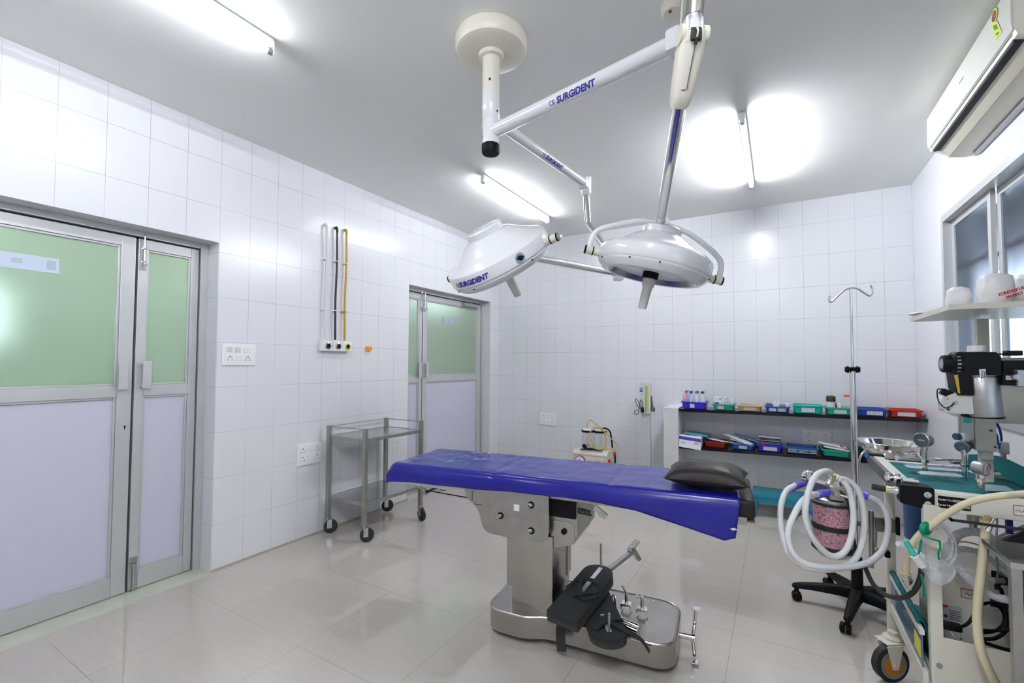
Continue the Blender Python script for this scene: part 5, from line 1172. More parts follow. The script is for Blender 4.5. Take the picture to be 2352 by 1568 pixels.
# castors
for (x, y) in ((3.62, -2.52), (4.11, -2.52), (3.66, -3.02), (4.11, -3.02)):
    t_ = MB(); wc = Vector((x-.01, y, .0765)); ax_ = Vector((math.cos(-.98), math.sin(-.98), 0)); fw = Z.cross(ax_)
    t_.lathe((x+.01, y+.05, .160), Z, [(0, 0), (.034, 0), (.038, .006), (.030, .014), (.020, .018), (.02, .03), (0, .03)], 28)
    t_.box(wc+Vector((.01, .03, .082)), (.095, .07, .006), (fw, ax_, Z), bev=.002)
    for s_ in (1,): t_.prism(rounded([(-.035, 0), (.04, 0), (.014, -.100), (-.010, -.100)], .006, 3), wc+Vector((.0, .0, .083))+ax_*.024, fw, Z, ax_*.003)
    t_.prism(rounded([(-.035, 0), (.04, 0), (.014, -.100), (-.010, -.100)], .006, 3), wc+Vector((.0, .0, .083))-ax_*.027, fw, Z, ax_*.003)
    t_.cyl(wc-ax_*.03, wc+ax_*.03, .008, seg=14); cf = t_.build('castor_bracket', M_creamd, am)
    w_ = MB(); w_.lathe(wc-ax_*.018, ax_, [(.050, 0), (.064, 0), (.076, .006), (.076, .032), (.064, .036), (.050, .036)], 40); w_.lathe(wc-ax_*.016, ax_, [(.042, -.004), (.058, -.004), (.058, .036), (.042, .036)], 32, mi=2); w_.lathe(wc-ax_*.013, ax_, [(0, -.008), (.043, -.008), (.043, .033), (0, .033)], 32, mi=1)
    w_.build('castor_wheel', [M_rub, mat('amber_hub', (.50, .20, .01), .4) if 'amber_hub' not in bpy.data.materials else bpy.data.materials['amber_hub'], M_grey], cf)
# upright, head box and top shelf
b = MB(); b.bb(3.925, 3.962, -2.49, -2.45, .888, 1.56, .003); b.build('upright', M_cream, am)
b = MB(); b.bb(3.928, 4.16, -2.36, -2.30, 1.12, 1.40, .004); b.build('back_plate', M_cream, am)
b = MB(); b.bb(3.90, 3.962, -2.53, -2.47, 1.02, 1.16, .003); b.bb(3.918, 3.955, -2.515, -2.475, .985, 1.02, .002)
for p in ((3.945, 1.105), (3.955, 1.04)): b.cyl((p[0], -2.533, p[1]), (p[0], -2.53, p[1]), .004, seg=10, mi=1)
b.build('yoke_block', [M_cream, M_inkd], am)
b = MB(); b.bb(3.86, 3.90, -2.52, -2.48, 1.06, 1.165, .002); b.bb(3.868, 3.892, -2.522, -2.519, 1.13, 1.155, mi=1); b.build('flow_meter', [M_grey, M_mint], am)
b = MB()
b.prism([(3.755, -2.84), (4.18, -2.84), (4.18, -2.28), (3.755, -2.28)], (0, 0, 1.572), X, Y, Z*.020); b.build('top_shelf', M_cream, am, sm=False)
b = MB(); b.cyl((3.95, -2.47, .888), (3.95, -2.47, .99), .010, seg=12); b.build('support_rod', M_black, am)
# vaporizer hanging in front of the upright
vp = thing('vaporizer', (3.86,-2.74,1.171), 'black and silver vaporizer hanging in front of the machine upright', 'vaporizer')
b = MB(); b.prism(rounded([(3.7800,1.4110),(3.7850,1.4170),(3.8860,1.4160),(3.8910,1.4100),(3.8990,1.3970),(3.8980,1.3320),(3.8210,1.3300),(3.8240,1.2590),(3.7810,1.2570),(3.7770,1.2760),(3.7690,1.3490)], .002, 2), (0, -2.80, 0), X, Z, Y*.085); b.build('vaporizer_head', M_black, vp, angle=30)
q = Vector((3.864,-2.757,1.186)); b = MB(); b.lathe(q, Z-X*.06, [(0, -.006), (.049, -.006), (.0505, .0), (.050, .060), (.049, .135), (.046, .14), (0, .14)], 48); b.build('steel_body', M_steeld, vp)
q = Vector((3.862,-2.74,1.181)); b = MB(); b.lathe(q, Z-X*.01, [(0, -.007), (.056, -.007), (.058, -.005), (.058, .003), (.056, .005), (0, .005)], 48); b.build('base_ring', M_black, vp)
q = Vector((3.798,-2.765,1.372)); hx = Vector((-.955, -.05, .02)).normalized(); b = MB(); b.lathe(q, hx, [(0, 0), (.044, 0), (.045, .004), (.045, .020), (.040, .026), (.034, .028), (.033, .048), (.030, .052), (0, .052)], 40); dl = b.build('control_dial', M_black, vp)
ux = Z-hx*Z.dot(hx); ux.normalize(); rx = ux.cross(hx)
b = MB(); b.cyl(q+hx*.0522, q+hx*.0530, .020, seg=32); b.build('dial_face', M_grey, dl)
b = MB()
for k in range(20):
    an = 2*PI*k/20; p = q+hx*.014+(ux*math.cos(an)+rx*math.sin(an))*.0452; b.box(p, (.0015, .0045, .010), (ux*math.cos(an)+rx*math.sin(an), -ux*math.sin(an)+rx*math.cos(an), hx))
b.build('dial_marks', M_grey, dl)
b = MB(); b.prism([(3.7720,1.3310),(3.7830,1.3330),(3.7880,1.2640),(3.7820,1.2640)], (0, -2.8012, 0), X, Z, Y*.001); b.build('level_label', mat('amber_label', (.50, .33, .05), .5), vp, sm=False)
b = MB(); b.prism([(3.8400,1.3530),(3.8570,1.3550),(3.8580,1.3030),(3.8420,1.3010)], (0, -2.803, 0), X, Z, Y*.0028); lb = b.build('text_label', M_paper, vp, sm=False)
b = MB(); add_text(b, 'Xlarndy and', .0075, (3.853,-2.804,1.328), -Z+X*-.06, X); add_text(b, 'E Lind Spiced', .0075, (3.846,-2.804,1.328), -Z+X*-.06, X); b.build('label_text', M_inkd, lb, sm=False)
b = MB(); b.prism(rounded([(3.7400,1.2390),(3.7600,1.2560),(3.7790,1.2650),(3.7890,1.2570),(3.8310,1.2550),(3.8290,1.1900),(3.7970,1.1880),(3.7460,1.1920),(3.7440,1.2010)], .001, 2), (0, -2.79, 0), X, Z, Y*.07); fbk = b.build('filler_block', mat('filler_grey', (.60, .60, .58), .4), vp)
for p, r_ in (((3.756,-2.79,1.202), .0045), ((3.755,-2.79,1.241), .002), ((3.776,-2.79,1.227), .008)):
    k = MB(); k.cyl(Vector(p)-Y*.0015, Vector(p)-Y*.0001, r_, seg=16); k.build('filler_screw', M_inkd if r_ < .006 else M_grey, fbk)
b = MB(); b.box((3.756,-2.77,1.263), (.033, .03, .024), (X-Z*.5, Y, Z+X*.5), bev=.003); b.tube([(3.746,-2.78,1.273), (3.73,-2.79,1.278), (3.724,-2.8,1.262), (3.727,-2.805,1.231), (3.743,-2.805,1.209), (3.759,-2.8,1.214), (3.772,-2.795,1.226)], .0020, n=6, seg=6); b.build('filler_cap', M_black, vp)
b = MB(); b.box((3.935,-2.76,1.361), (.056, .05, .05), bev=.004); b.box((3.94,-2.76,1.412), (.042, .04, .018), bev=.003); b.box((3.915,-2.76,1.409), (.04, .012, .006)); b.box((3.921,-2.78,1.319), (.042, .04, .045), bev=.004); b.box((3.906,-2.77,1.316), (.02, .03, .03)); b.build('mounting_bracket', M_black, vp)
b = MB(); b.box((3.953,-2.79,1.323), (.040, .05, .06), bev=.004); b.box((3.917,-2.802,1.324), (.02, .005, .016), bev=.001); b.lathe((3.931,-2.81,1.327), -Y, [(0, 0), (.011, 0), (.009, .006), (0, .007)], 16); b.build('locking_lever', M_grey, vp)
q = Vector((3.852,-2.74,1.418)); b = MB(); b.cyl(q, q+Z*.024, .025, seg=24); tag(b.build('tape_roll', M_white), 'white tape roll on top of the black vaporizer', 'tape roll')
# goods on the top shelf
zt_ = 1.592
def bag(c, rx, ry, h, name, lab, seed, col=M_bag):
    vs = []; fs = []; n, m_ = 22, 10
    for j in range(m_+1):
        t = j/m_
        for i in range(n):
            a = 2*PI*i/n; pr2 = (math.sin(min(1, t*1.15+.12)*PI*.62+.35))**.5 if t < .95 else .55
            k = pr2*(1+.10*mnoise.noise(Vector((math.cos(a)*1.5+seed, math.sin(a)*1.5, t*3))))
            ca, sa = math.cos(a), math.sin(a); e = .7
            vs.append(Vector(c)+Vector((rx*k*abs(ca)**e*(1 if ca > 0 else -1), ry*k*abs(sa)**e*(1 if sa > 0 else -1), h*t*(1+.08*mnoise.noise(Vector((a, seed, t)))))))
    for j in range(m_): fs += [(j*n+i, j*n+(i+1) % n, (j+1)*n+(i+1) % n, (j+1)*n+i) for i in range(n)]
    fs += [tuple(range(n))[::-1], tuple(range(m_*n, (m_+1)*n))]
    b = MB(); b.add(vs, fs); return tag(b.build(name, col, None, angle=180), lab, 'bag')
bag((3.855, -2.55, zt_), .038, .05, .095, 'plastic_bag', 'squat milky plastic pack, left of the packs on the machine top shelf', 1)
bag((3.930, -2.66, zt_), .050, .06, .125, 'plastic_bag', 'taller crumpled milky plastic bag in the middle of the machine top shelf', 4)
o_ = bag((4.045, -2.60, zt_), .060, .08, .12, 'plastic_bag', 'milky plastic bag with red print at the right end of the machine top shelf', 8)
b = MB(); add_text(b, 'KUNDAN LAB', .016, (3.929,-2.81,1.632), R2+U2*.3, U2-R2*.3, off=.0003); add_text(b, 'PRODUCT', .013, (3.936,-2.805,1.617), R2+U2*.3, U2-R2*.3, off=.0003)
b.build('red_print', M_inkr, o_, sm=False)
packet((3.800, -2.36, zt_+.010), .08, .12, .02, .3, 0, M_paper, 'flat white gauze packet on the far left corner of the top shelf')

# ---------------------------------------------------------------- cloths on the machine
def cloth(name, pts, nx, ny, lab, amp=.004, th=.003, cat='cloth'):
    """pts: 4 corners a,b,c,d; bilinear sheet with small folds"""
    a, b_, c, d = [Vector(p) for p in pts]; vs = []; fs = []
    for i in range(nx+1):
        for j in range(ny+1):
            s_, t_ = i/nx, j/ny; p = a.lerp(b_, s_).lerp(d.lerp(c, s_), t_)
            p.z += abs(mnoise.noise(Vector((p.x*9, p.y*9, 2))))*amp*2+abs(mnoise.noise(Vector((p.x*23, p.y*5, 5))))*amp
            vs.append(p)
    for i in range(nx):
        for j in range(ny): fs.append((i*(ny+1)+j, (i+1)*(ny+1)+j, (i+1)*(ny+1)+j+1, i*(ny+1)+j+1))
    m = MB(); m.add(vs, fs); o = m.build(name, M_teal, None, angle=180); sd_ = o.modifiers.new('thickness', 'SOLIDIFY'); sd_.thickness = th; sd_.offset = 1
    return tag(o, lab, cat) if lab else o
cl = cloth('surgical_cloth', [(3.664, -2.925, .889), (4.16, -2.925, .889), (4.16, -2.205, .889), (3.660, -2.205, .889)], 40, 40, 'teal green cloth spread over the top tray of the anaesthesia machine')
# bunched edge of the cloth standing up at the right
b = MB(); b.ribbon([(3.935, -2.30, .935), (3.99, -2.42, .955), (4.03, -2.55, .935), (4.10, -2.70, .925)], .07, .004, (.2, .3, 1)); tag(b.build('folded_cloth', M_teal, None), 'folded ridge of teal cloth at the back right of the machine top', 'cloth')
cloth('surgical_cloth', [(3.662, -2.958, .302), (4.16, -2.958, .302), (4.16, -2.41, .302), (3.662, -2.41, .302)], 30, 30, 'dark teal cloth lining the lower tray of the anaesthesia machine')
b = MB(); vs = []; fs = []
prof_ = [(3.700, .306), (3.665, .34), (3.655, .42), (3.648, .442), (3.636, .447), (3.628, .438)]
ny_ = 24
for j in range(ny_+1):
    y = -2.90+.50*j/ny_
    for (x, z) in prof_: vs.append((x+.002*mnoise.noise(Vector((y*20, z*20, 1))), y, z+.004*mnoise.noise(Vector((y*12, 3, 1)))))
m_ = len(prof_)
for j in range(ny_):
    for i in range(m_-1): fs.append((j*m_+i, (j+1)*m_+i, (j+1)*m_+i+1, j*m_+i+1))
b.add(vs, fs); o = b.build('draped_cloth', M_teal, None, angle=180); sd_ = o.modifiers.new('t', 'SOLIDIFY'); sd_.thickness = .003; tag(o, 'teal cloth folded over the left side of the lower machine tray', 'cloth')

# instruments on the work top
zt = .905
p0_, p1_ = Vector((3.701,-2.251,0.918)), Vector((3.977,-2.151,0.918))
t = thing('syringe_tube', (p0_+p1_)/2-Z*.012, 'long clear plastic tube lying at the back of the teal cloth', 'tube')
b = MB(); b.cyl(p0_, p1_, .010, seg=16); b.build('barrel', M_clear, t)
b = MB(); b.cyl(p0_-(p1_-p0_).normalized()*.006, p0_, .014, seg=16); b.build('flange', M_clear2, t)
for (a_, c_, w_, nm_, lab_, m__) in (((3.692,-2.448,0.914), (3.886,-2.426,0.914), .065, 'instrument_packet', 'clear wrapped packet with blue lettered band on the teal cloth', M_clear2), ((3.71,-2.575,0.912), (3.851,-2.549,0.912), .04, 'instrument_packet', 'narrow clear wrapped packet at the front of the teal cloth', M_clear2), ((3.898,-2.445,0.914), (4.014,-2.435,0.914), .05, 'instrument_packet', 'clear packet behind the front pressure gauge', M_clear2)):
    a_, c_ = Vector(a_), Vector(c_); dd = c_-a_
    pk = packet((a_+c_)/2+Z*.004, w_, dd.length, .018, math.atan2(dd.y, dd.x), 0, m__, lab_, name=nm_)
    if 'lettered' in lab_:
        u_ = dd.normalized(); v_ = Z.cross(u_).normalized(); mid = (a_+c_)/2+Z*.0145
        b = MB(); b.prism(rounded([(-.02, -.010), (.10, -.010), (.12, 0), (.10, .010), (-.02, .010), (-.05, 0)], .004, 2), mid, u_, v_, Z*.001); bb_ = b.build('blue_band', M_tray['blue'], pk, sm=False)
        b = MB(); b.prism([(.028, -.007), (.10, -.007), (.10, .007), (.028, .007)], mid+Z*.0012, u_, v_, Z*.0006); b.build('white_band', M_paper, bb_, sm=False)
        b = MB(); add_text(b, 'ROMO VAC', .014, mid+Z*.0018+u_*.064, -u_, -v_, off=.0003); b.build('lettering', M_ink, bb_, sm=False)
        b = MB(); b.prism([(-.085, -.012), (-.03, -.012), (-.055, .010), (-.095, .010)], mid-Z*.002, u_, v_, Z*.0008); b.build('cyan_band', mat('cyan_print', (.12, .42, .55), .5), pk, sm=False)
b = MB(); b.cyl((3.917,-2.424,0.925), (4.002,-2.427,0.925), .012, seg=16); b.cyl((3.97,-2.428,0.925), (3.992,-2.424,0.925), .0135, seg=16, mi=1); tag(b.build('capped_vial', [M_clear, mat('olive_label', (.14, .14, .08), .5)]), 'clear vial with olive label lying on the teal cloth at right', 'vial')
t = thing('forceps', (3.913,-2.196,0.915), 'dark steel forceps lying on the cloth behind the wrapped packets', 'forceps')
for k in range(2):
    b = MB(); b.tube([(3.842,-2.204,0.925), (3.898,-2.226,0.925), (3.927,-2.282,0.925)] if k == 0 else [(3.836,-2.253,0.925), (3.888,-2.238,0.93), (3.97,-2.193,0.925)], .0035, n=4, seg=8); b.build('blade', M_steeld, t)
b = MB(); b.box((3.903,-2.292,0.928), (.06, .02, .012), (Rv, Fv, Z), bev=.003); tag(b.build('dark_holder', M_grey), 'grey metal holder beside the forceps on the cloth', 'holder')
b = MB(); b.add([(3.889,-2.647,0.908), (3.951,-2.631,0.908), (3.947,-2.715,0.908), (3.853,-2.771,0.908)], [(0, 1, 2, 3)]); o = b.build('clear_film', mat('film', (.30, .42, .50), .2), None, sm=False); sd_ = o.modifiers.new('t', 'SOLIDIFY'); sd_.thickness = .002; tag(o, 'flat pale film sheet at the front edge of the teal cloth', 'film')

# pressure gauges standing on the machine
def gauge_at(c, face, r, zb, lab, facem, txt, txtm, rot=False):
    c = Vector(c); face = Vector(face).normalized(); t = thing('pressure_gauge', (c.x, c.y, zb), lab, 'gauge')
    b = MB(); b.lathe(c-face*.016, face, [(0, 0), (r*.92, 0), (r*.95, .004), (r*.95, .016), (r, .020), (r, .034), (r*.9, .036), (r*.86, .030)], 40); b.build('case', M_grey, t)
    b = MB(); b.cyl(c+face*.014, c+face*.0165, r*.86, seg=36); f_ = b.build('dial', facem, t)
    u_ = Z.cross(face).normalized(); v_ = face.cross(u_)
    b = MB()
    if rot: b.box(c+face*.0172, (r*.55, r*1.5, .0006), (u_, v_, face), mi=1); add_text(b, txt, r*.42, c+face*.0176, -v_, u_, off=.0003)
    else: add_text(b, txt, r*.28, c+face*.017, u_, v_)
    b.build('dial_print', [txtm, M_paper], f_, sm=False)
    b = MB(); b.cyl((c.x, c.y, zb), (c.x, c.y, c.z-r*.9), .009, seg=14); b.lathe((c.x, c.y, zb+(c.z-r-zb)*.45), Z, [(0, 0), (.014, 0), (.014, .012), (0, .012)], 6); b.lathe((c.x, c.y, c.z-r-.012), Z, [(0, 0), (.012, 0), (.012, .02), (0, .02)], 12); b.build('stem', M_chrome, t)
gauge_at((3.749,-2.486,1.044), (-.68, -.73, 0), .031, .895, 'round grey pressure gauge beside the steel basin', mat('dial_slate', (.08, .10, .13), .5), 'mmHg', M_paper)
gauge_at((3.822,-2.847,1.004), (.66, -.75, -.05), .024, .935, 'silver pressure gauge with red lettered strip on the front beam', M_grey, 'TTLO', M_inkr, True)
gauge_at((3.873,-2.494,1.034), (-.5, -.75, -.35), .026, .895, 'small bluish gauge with white knob left of the machine upright', mat('dial_blue', (.15, .20, .28), .25), 'bar', M_paper)
b = MB(); b.lathe((3.879,-2.515,1.07), -R2, [(0, 0), (.017, 0), (.019, .012), (.017, .025), (0, .026)], 20); b.lathe((3.851,-2.52,1.072), -R2, [(0, 0), (.014, 0), (.014, .014), (0, .015)], 16, mi=1); b.cyl((3.879,-2.515,1.067), (3.922,-2.443,1.057), .008, seg=12, mi=2)
tag(b.build('valve_knob', [M_white, mat('petrol_knob', (.02, .10, .16), .4), M_chrome]), 'white and petrol blue valve knob on the machine upright', 'valve')
# fittings below the beam
zb_ = .845
b = MB(); b.bb(3.70, 4.16, -3.015, -3.009, .845, .853); b.bb(3.70, 3.706, -3.015, -2.985, .845, .853); b.bb(4.15, 4.156, -3.015, -2.985, .845, .853); b.build('rail_bar', M_rub, am)
b = MB(); b.lathe((3.797,-2.856,0.874), -Z, [(0, 0), (.017, 0), (.017, .022), (.014, .026), (.016, .03), (.016, .060), (.011, .065), (.011, .078), (0, .079)], 14); b.build('pressure_valve', M_steeld, am)
b = MB(); q = Vector((3.831,-2.895,0.887)); b.box(q, (.075, .03, .018), (X, Y, Z+X*.25), bev=.004)
for s_ in (-1, 1): b.lathe(q+X*.028*s_-Y*.02-Z*.008*s_, X*s_*.4-Y, [(0, 0), (.006, .0), (.014, .004), (.014, .010), (.005, .014), (0, .014)], 12)
b.box((3.807,-2.886,0.899), (.03, .02, .02), (X-Z*.7, Y, Z), bev=.003); b.build('rail_clamp_block', M_steeld, am)
b = MB(); b.cyl((3.831,-2.965,0.899), (3.8,-2.981,0.834), .0052, seg=12); b.cyl((3.802,-2.979,0.84), (3.795,-2.983,0.82), .010, seg=16); b.cyl((3.833,-2.964,0.906), (3.827,-2.967,0.889), .014, seg=16); b.build('clamp_handle', M_chrome, am)
c0 = Vector((3.824,-2.968,0.87)); c1 = Vector((3.824,-2.96,0.664))
b = MB(); nch = 34
for k in range(nch):
    p = c0.lerp(c1, (k+.5)/nch)+R2*.0012*math.sin(k*.5); e_ = R2 if k % 2 else Fv
    b.tube([p+e_*.0030*math.cos(a)+U2*.0046*math.sin(a) for a in [2*PI*i/8 for i in range(8)]], .0012, closed=True, n=1, seg=5)
b.build('hanging_chain', M_grey, am)
b = MB(); b.cyl(c1-R2*.018-U2*.006, c1+R2*.018-U2*.008, .0095, seg=18); b.cyl(c1-U2*.015, c1-U2*.035, .008, seg=12, mi=1); b.build('chain_plug', [M_grey, M_black], am)
b = MB(); b.prism(rounded([(-.024, -.072), (-.020, -.078), (.016, -.086), (.024, -.08), (.0245, .050), (.018, .058), (-.018, .060), (-.0245, .055)], .004, 3), (3.658,-2.999,0.828), X, Z, Y*.028); b.lathe((3.664,-2.996,0.809), -Y, [(0, 0), (.007, 0), (.006, .003), (0, .004)], 16, mi=1)
b.build('hose_holder', [M_creamd, M_steels], am)
b = MB(); b.bb(3.985, 4.002, -2.52, -2.50, .70, .888); b.build('rear_strut', M_ink, am)
# cream and dark hoses, cables
def hose(name, pts, r, m, lab, cat='hose', n=10, parent=None):
    b = MB(); b.tube(pts, r, seg=14, n=n); o = b.build(name, m, parent)
    return tag(o, lab, cat) if not parent else o
h1 = thing('cream_hose', (3.598,-2.961,0.577), 'thick cream hose arching from the holder to the right edge', 'hose')
hose('hose', [(3.834,-3.188,0.999),(3.815,-3.105,0.972),(3.767,-3.086,0.951),(3.722,-3.064,0.918),(3.676,-3.055,0.872),(3.642,-3.05,0.83),(3.614,-3.041,0.792),(3.593,-3.028,0.742),(3.584,-3.008,0.683),(3.586,-2.987,0.627)], .0105, M_creamh, '', parent=h1)
b = MB(); a_ = Vector((3.587,-2.987,0.63)); c_ = Vector((3.599,-2.96,0.565)); dd = (c_-a_); b.lathe(a_, dd, [(0, 0), (.013, .0), (.013, .006), (.0115, .008), (.0115, .014), (.015, .015), (.015, .030), (.012, .032), (.012, .044), (.009, .046), (.009, .058), (0, .058)], 6); b.build('hose_coupling', M_chrome, h1)
b = MB(); b.tube([a_+R2*.014*math.cos(x)-dd.normalized()*.008+Fv*.014*math.sin(x) for x in [2*PI*k/10 for k in range(10)]], .003, closed=True, n=2, seg=6); b.build('hose_clip', M_brown, h1)
h2 = thing('cream_hose', (3.801,-3.043,0.379), 'second cream hose hanging straight down from the rail to the floor', 'hose')
hose('hose', [(3.799,-2.97,0.859),(3.789,-2.985,0.791),(3.776,-3.001,0.709),(3.757,-3.032,0.619),(3.749,-3.045,0.54),(3.749,-3.065,0.469),(3.768,-3.063,0.407),(3.806,-3.038,0.325)], .0125, M_creamh, '', parent=h2)
b = MB(); b.cyl((3.797,-2.972,0.874), (3.798,-2.971,0.856), .015, seg=16); b.build('hose_collar', M_brown, h2)
hose('black_hose', [(3.516,-2.623,0.506),(3.537,-2.667,0.456),(3.567,-2.742,0.45),(3.592,-2.869,0.501),(3.611,-2.953,0.565),(3.628,-2.969,0.625),(3.638,-2.941,0.67)], .0088, M_rub, 'dark rubber hose looping from the drip stand base to the machine')
# cabinet on the lower tray
mc = thing('ventilator_box', (3.854,-2.626,0.284), 'cream equipment cabinet standing on the lower teal cloth of the machine', 'equipment')
bx0, bx1, by0, by1 = 3.715, 4.12, -2.78, -2.50
b = MB(); b.bb(bx0, bx1, by0, by1, .318, .62, .006); cb = b.build('cabinet', M_cream, mc)
b = MB(); b.bb(3.86, 4.12, by0-.0015, by0+.001, .585, .63, .001); b.build('top_trim', M_steels, cb)
q = Vector((3.725,-2.78,0.42)); q2 = Vector((3.78,-2.78,0.475)); px0, px1, pz0, pz1 = q.x, q2.x, q.z, q2.z
b = MB(); b.bb(px0, px1, by0-.0015, by0, pz0, pz1); b.bb(px0+.001, px0+.015, by0-.002, by0-.0015, pz1-.010, pz1-.001, mi=1)
for k in range(5): b.bb(px0+.020, px1-.004-.004*(k % 2), by0-.002, by0-.0015, pz0+.005+.0075*k, pz0+.0075+.0075*k, mi=2)
b.cyl((px0+.009, by0-.0015, pz0+.014), (px0+.009, by0-.0022, pz0+.014), .006, seg=16, mi=2); b.build('rating_plate', [mat('plate_dim', (.45, .45, .44), .5), M_inkr, M_inkd], cb, sm=False)
b = MB()
for a_ in ((3.778, 3.825, .545, .547), (3.778, 3.825, .513, .515), (3.778, 3.780, .513, .547), (3.823, 3.825, .513, .547)): b.bb(a_[0], a_[1], by0-.0015, by0, a_[2], a_[3])
b.build('red_outline_label', M_inkr, cb)
b = MB(); b.tube([(3.786, by0-.001, .525), (3.795, by0-.001, .533), (3.80, by0-.001, .524), (3.812, by0-.001, .534), (3.82, by0-.001, .532)], .0008, seg=5); b.build('handwriting', M_inkd, cb)
b = MB(); b.bb(3.855, 3.90, by0-.002, by0+.002, .50, .54); b.bb(3.855, 3.91, by0-.006, by0-.002, .495, .501, mi=1); b.build('recess', [M_alud, M_cream], cb)
t = thing('power_plug', (3.732,-2.853,0.427), 'black plug with two pins lying on the lower teal cloth', 'plug')
q = Vector((3.714,-2.935,0.465)); b = MB(); b.box(q, (.05, .03, .024), (X, Y, Z), bev=.006); b.build('plug_body', M_black, t)
b = MB()
for s_ in (-.012, .010): b.cyl(q+R2*s_-U2*.01-Fv*.01, q+R2*(s_+.004)-U2*.034-Fv*.02, .0025, seg=8)
b.build('pins', M_chrome, t)
hose('power_cable', [(3.709,-2.973,0.479),(3.741,-2.955,0.485),(3.763,-2.943,0.509),(3.78,-2.934,0.546),(3.812,-2.916,0.562),(3.841,-2.899,0.551),(3.858,-2.888,0.521),(3.853,-2.889,0.487),(3.82,-2.92,0.471),(3.775,-2.946,0.468),(3.769,-2.95,0.477),(3.828,-2.927,0.48),(3.882,-2.919,0.498)], .0048, M_black, 'black cable looped in front of the cream cabinet', 'cable')
hose('power_cable', [(3.853,-2.883,0.608),(3.856,-2.902,0.566),(3.856,-2.912,0.513),(3.851,-2.913,0.477),(3.821,-2.93,0.454),(3.777,-2.955,0.448),(3.836,-2.932,0.428),(3.883,-2.928,0.426)], .0055, M_black, 'second black cable hanging down beside the chain plug', 'cable')
# corrugated and clear hoses draped over the cabinet
t = thing('breathing_hose', (3.814,-2.835,0.578), 'wide translucent grey breathing hose arching over the cream cabinet', 'hose')
M_hoseg = clear('smoky_hose', (.62, .62, .60), .35, .3)
b = MB(); b.corr([(3.769,-2.726,0.681),(3.784,-2.742,0.728),(3.827,-2.741,0.749),(3.867,-2.74,0.737),(3.9,-2.743,0.698),(3.911,-2.781,0.656),(3.909,-2.838,0.611)], .0145, .0160, .006); b.build('hose', M_hoseg, t)
t = thing('breathing_hose', (3.799,-2.891,0.613), 'translucent corrugated hose drooping in front of the cream cabinet', 'hose')
b = MB(); b.corr([(3.735,-2.816,0.708),(3.742,-2.857,0.669),(3.764,-2.866,0.632),(3.794,-2.871,0.603),(3.817,-2.903,0.59),(3.838,-2.937,0.593),(3.855,-2.998,0.619),(3.866,-3.039,0.648)], .0115, .0132, .005); b.build('hose', M_clear2, t)
t = thing('breathing_hose', (3.815,-2.838,0.671), 'middle translucent hose curving under the wide grey one', 'hose')
b = MB(); b.corr([(3.758,-2.755,0.663),(3.791,-2.76,0.684),(3.832,-2.759,0.68),(3.872,-2.758,0.656),(3.898,-2.788,0.631),(3.904,-2.877,0.633)], .0100, .0112, .005); b.build('hose', M_hoseg, t)
hose('latex_tube', [(3.749,-2.808,0.711),(3.784,-2.812,0.726),(3.824,-2.811,0.721),(3.863,-2.811,0.705),(3.894,-2.816,0.683)], .0028, M_tubey, 'thin yellowish tube lying over the breathing hoses', 'tube')

# oxygen mask with tubing and strap
om = thing('oxygen_mask', (3.648,-3.017,0.686), 'clear oxygen mask with green strap hanging from the cream holder', 'oxygen mask')
b = MB()
ctr = Vector((3.659,-3.014,0.763))
for k, (rx_, ry_, ox, oy, dz) in enumerate(((.058, .062, .0, .0, 0), (.062, .066, .004, -.004, .008), (.054, .070, .010, -.002, -.006))):
    b = MB(); b.tube([ctr+R2*(ox+rx_*math.cos(a))+U2*(oy+ry_*math.sin(a))+Fv*(dz+.008*math.sin(2*a)) for a in [2*PI*i/10 for i in range(10)]], .0034, closed=True, n=6, seg=8); b.build('tubing_loop', M_clear, om)
mcx = Vector((3.652,-3.015,0.678)); md_ = (R2*.75-U2*.55+Fv*-.2).normalized()
b = MB(); b.lathe(mcx-md_*.045+U2*.008, md_, [(.011, 0), (.013, .006), (.024, .014), (.036, .035), (.042, .058), (.040, .075), (.044, .08)], 26); b.build('mask_shell', M_clear, om)
b = MB(); b.lathe(mcx-md_*.085+U2*.013, md_, [(0, 0), (.0095, 0), (.0105, .02), (.013, .036), (.013, .046), (0, .046)], 18); b.build('mask_connector', M_white, om)
a_ = Vector((3.567,-3.092,0.782)); c_ = Vector((3.587,-3.089,0.74)); b = MB(); b.cyl(a_, c_, .0075, .0095, seg=14); b.build('green_adaptor', M_mint, om)
b = MB(); b.cyl((3.59,-3.088,0.735), (3.612,-3.074,0.702), .0125, .0135, seg=16); b.build('white_collar', M_white, om)
b = MB(); b.lathe((3.547,-3.079,0.762), (R2-U2*.2), [(0, 0), (.008, .002), (.0115, .012), (.010, .024), (.005, .030)], 14); b.build('bulb_end', M_clear2, om)
b = MB(); b.tube([(3.613,-3.077,0.803),(3.632,-3.077,0.796),(3.66,-3.061,0.787)], .0032, n=4, seg=6); b.build('elastic_strap', M_greenp, om)
for pts in ([(3.66,-3.061,0.79),(3.662,-3.058,0.767),(3.653,-3.075,0.751),(3.654,-3.074,0.73)], [(3.613,-3.064,0.782),(3.605,-3.08,0.754),(3.595,-3.096,0.729)], [(3.609,-3.074,0.673),(3.611,-3.084,0.646),(3.613,-3.081,0.617),(3.609,-3.083,0.6)]):
    b = MB(); b.ribbon(pts, .006, .0014, R2, n=4); b.build('elastic_strap', M_greenp, om)
b = MB(); b.lathe((3.624,-3.048,0.819), -Fv+R2*.2, [(0, 0), (.022, 0), (.024, .006), (.018, .014), (0, .016)], 9); b.build('green_venturi', M_greenp, om)
b = MB(); b.lathe((3.651,-3.049,0.67), (R2*.5-U2), [(.012, -.02), (.022, -.01), (.026, .008), (.018, .026), (.010, .03)], 16); b.build('reservoir_cup', M_clear, om)

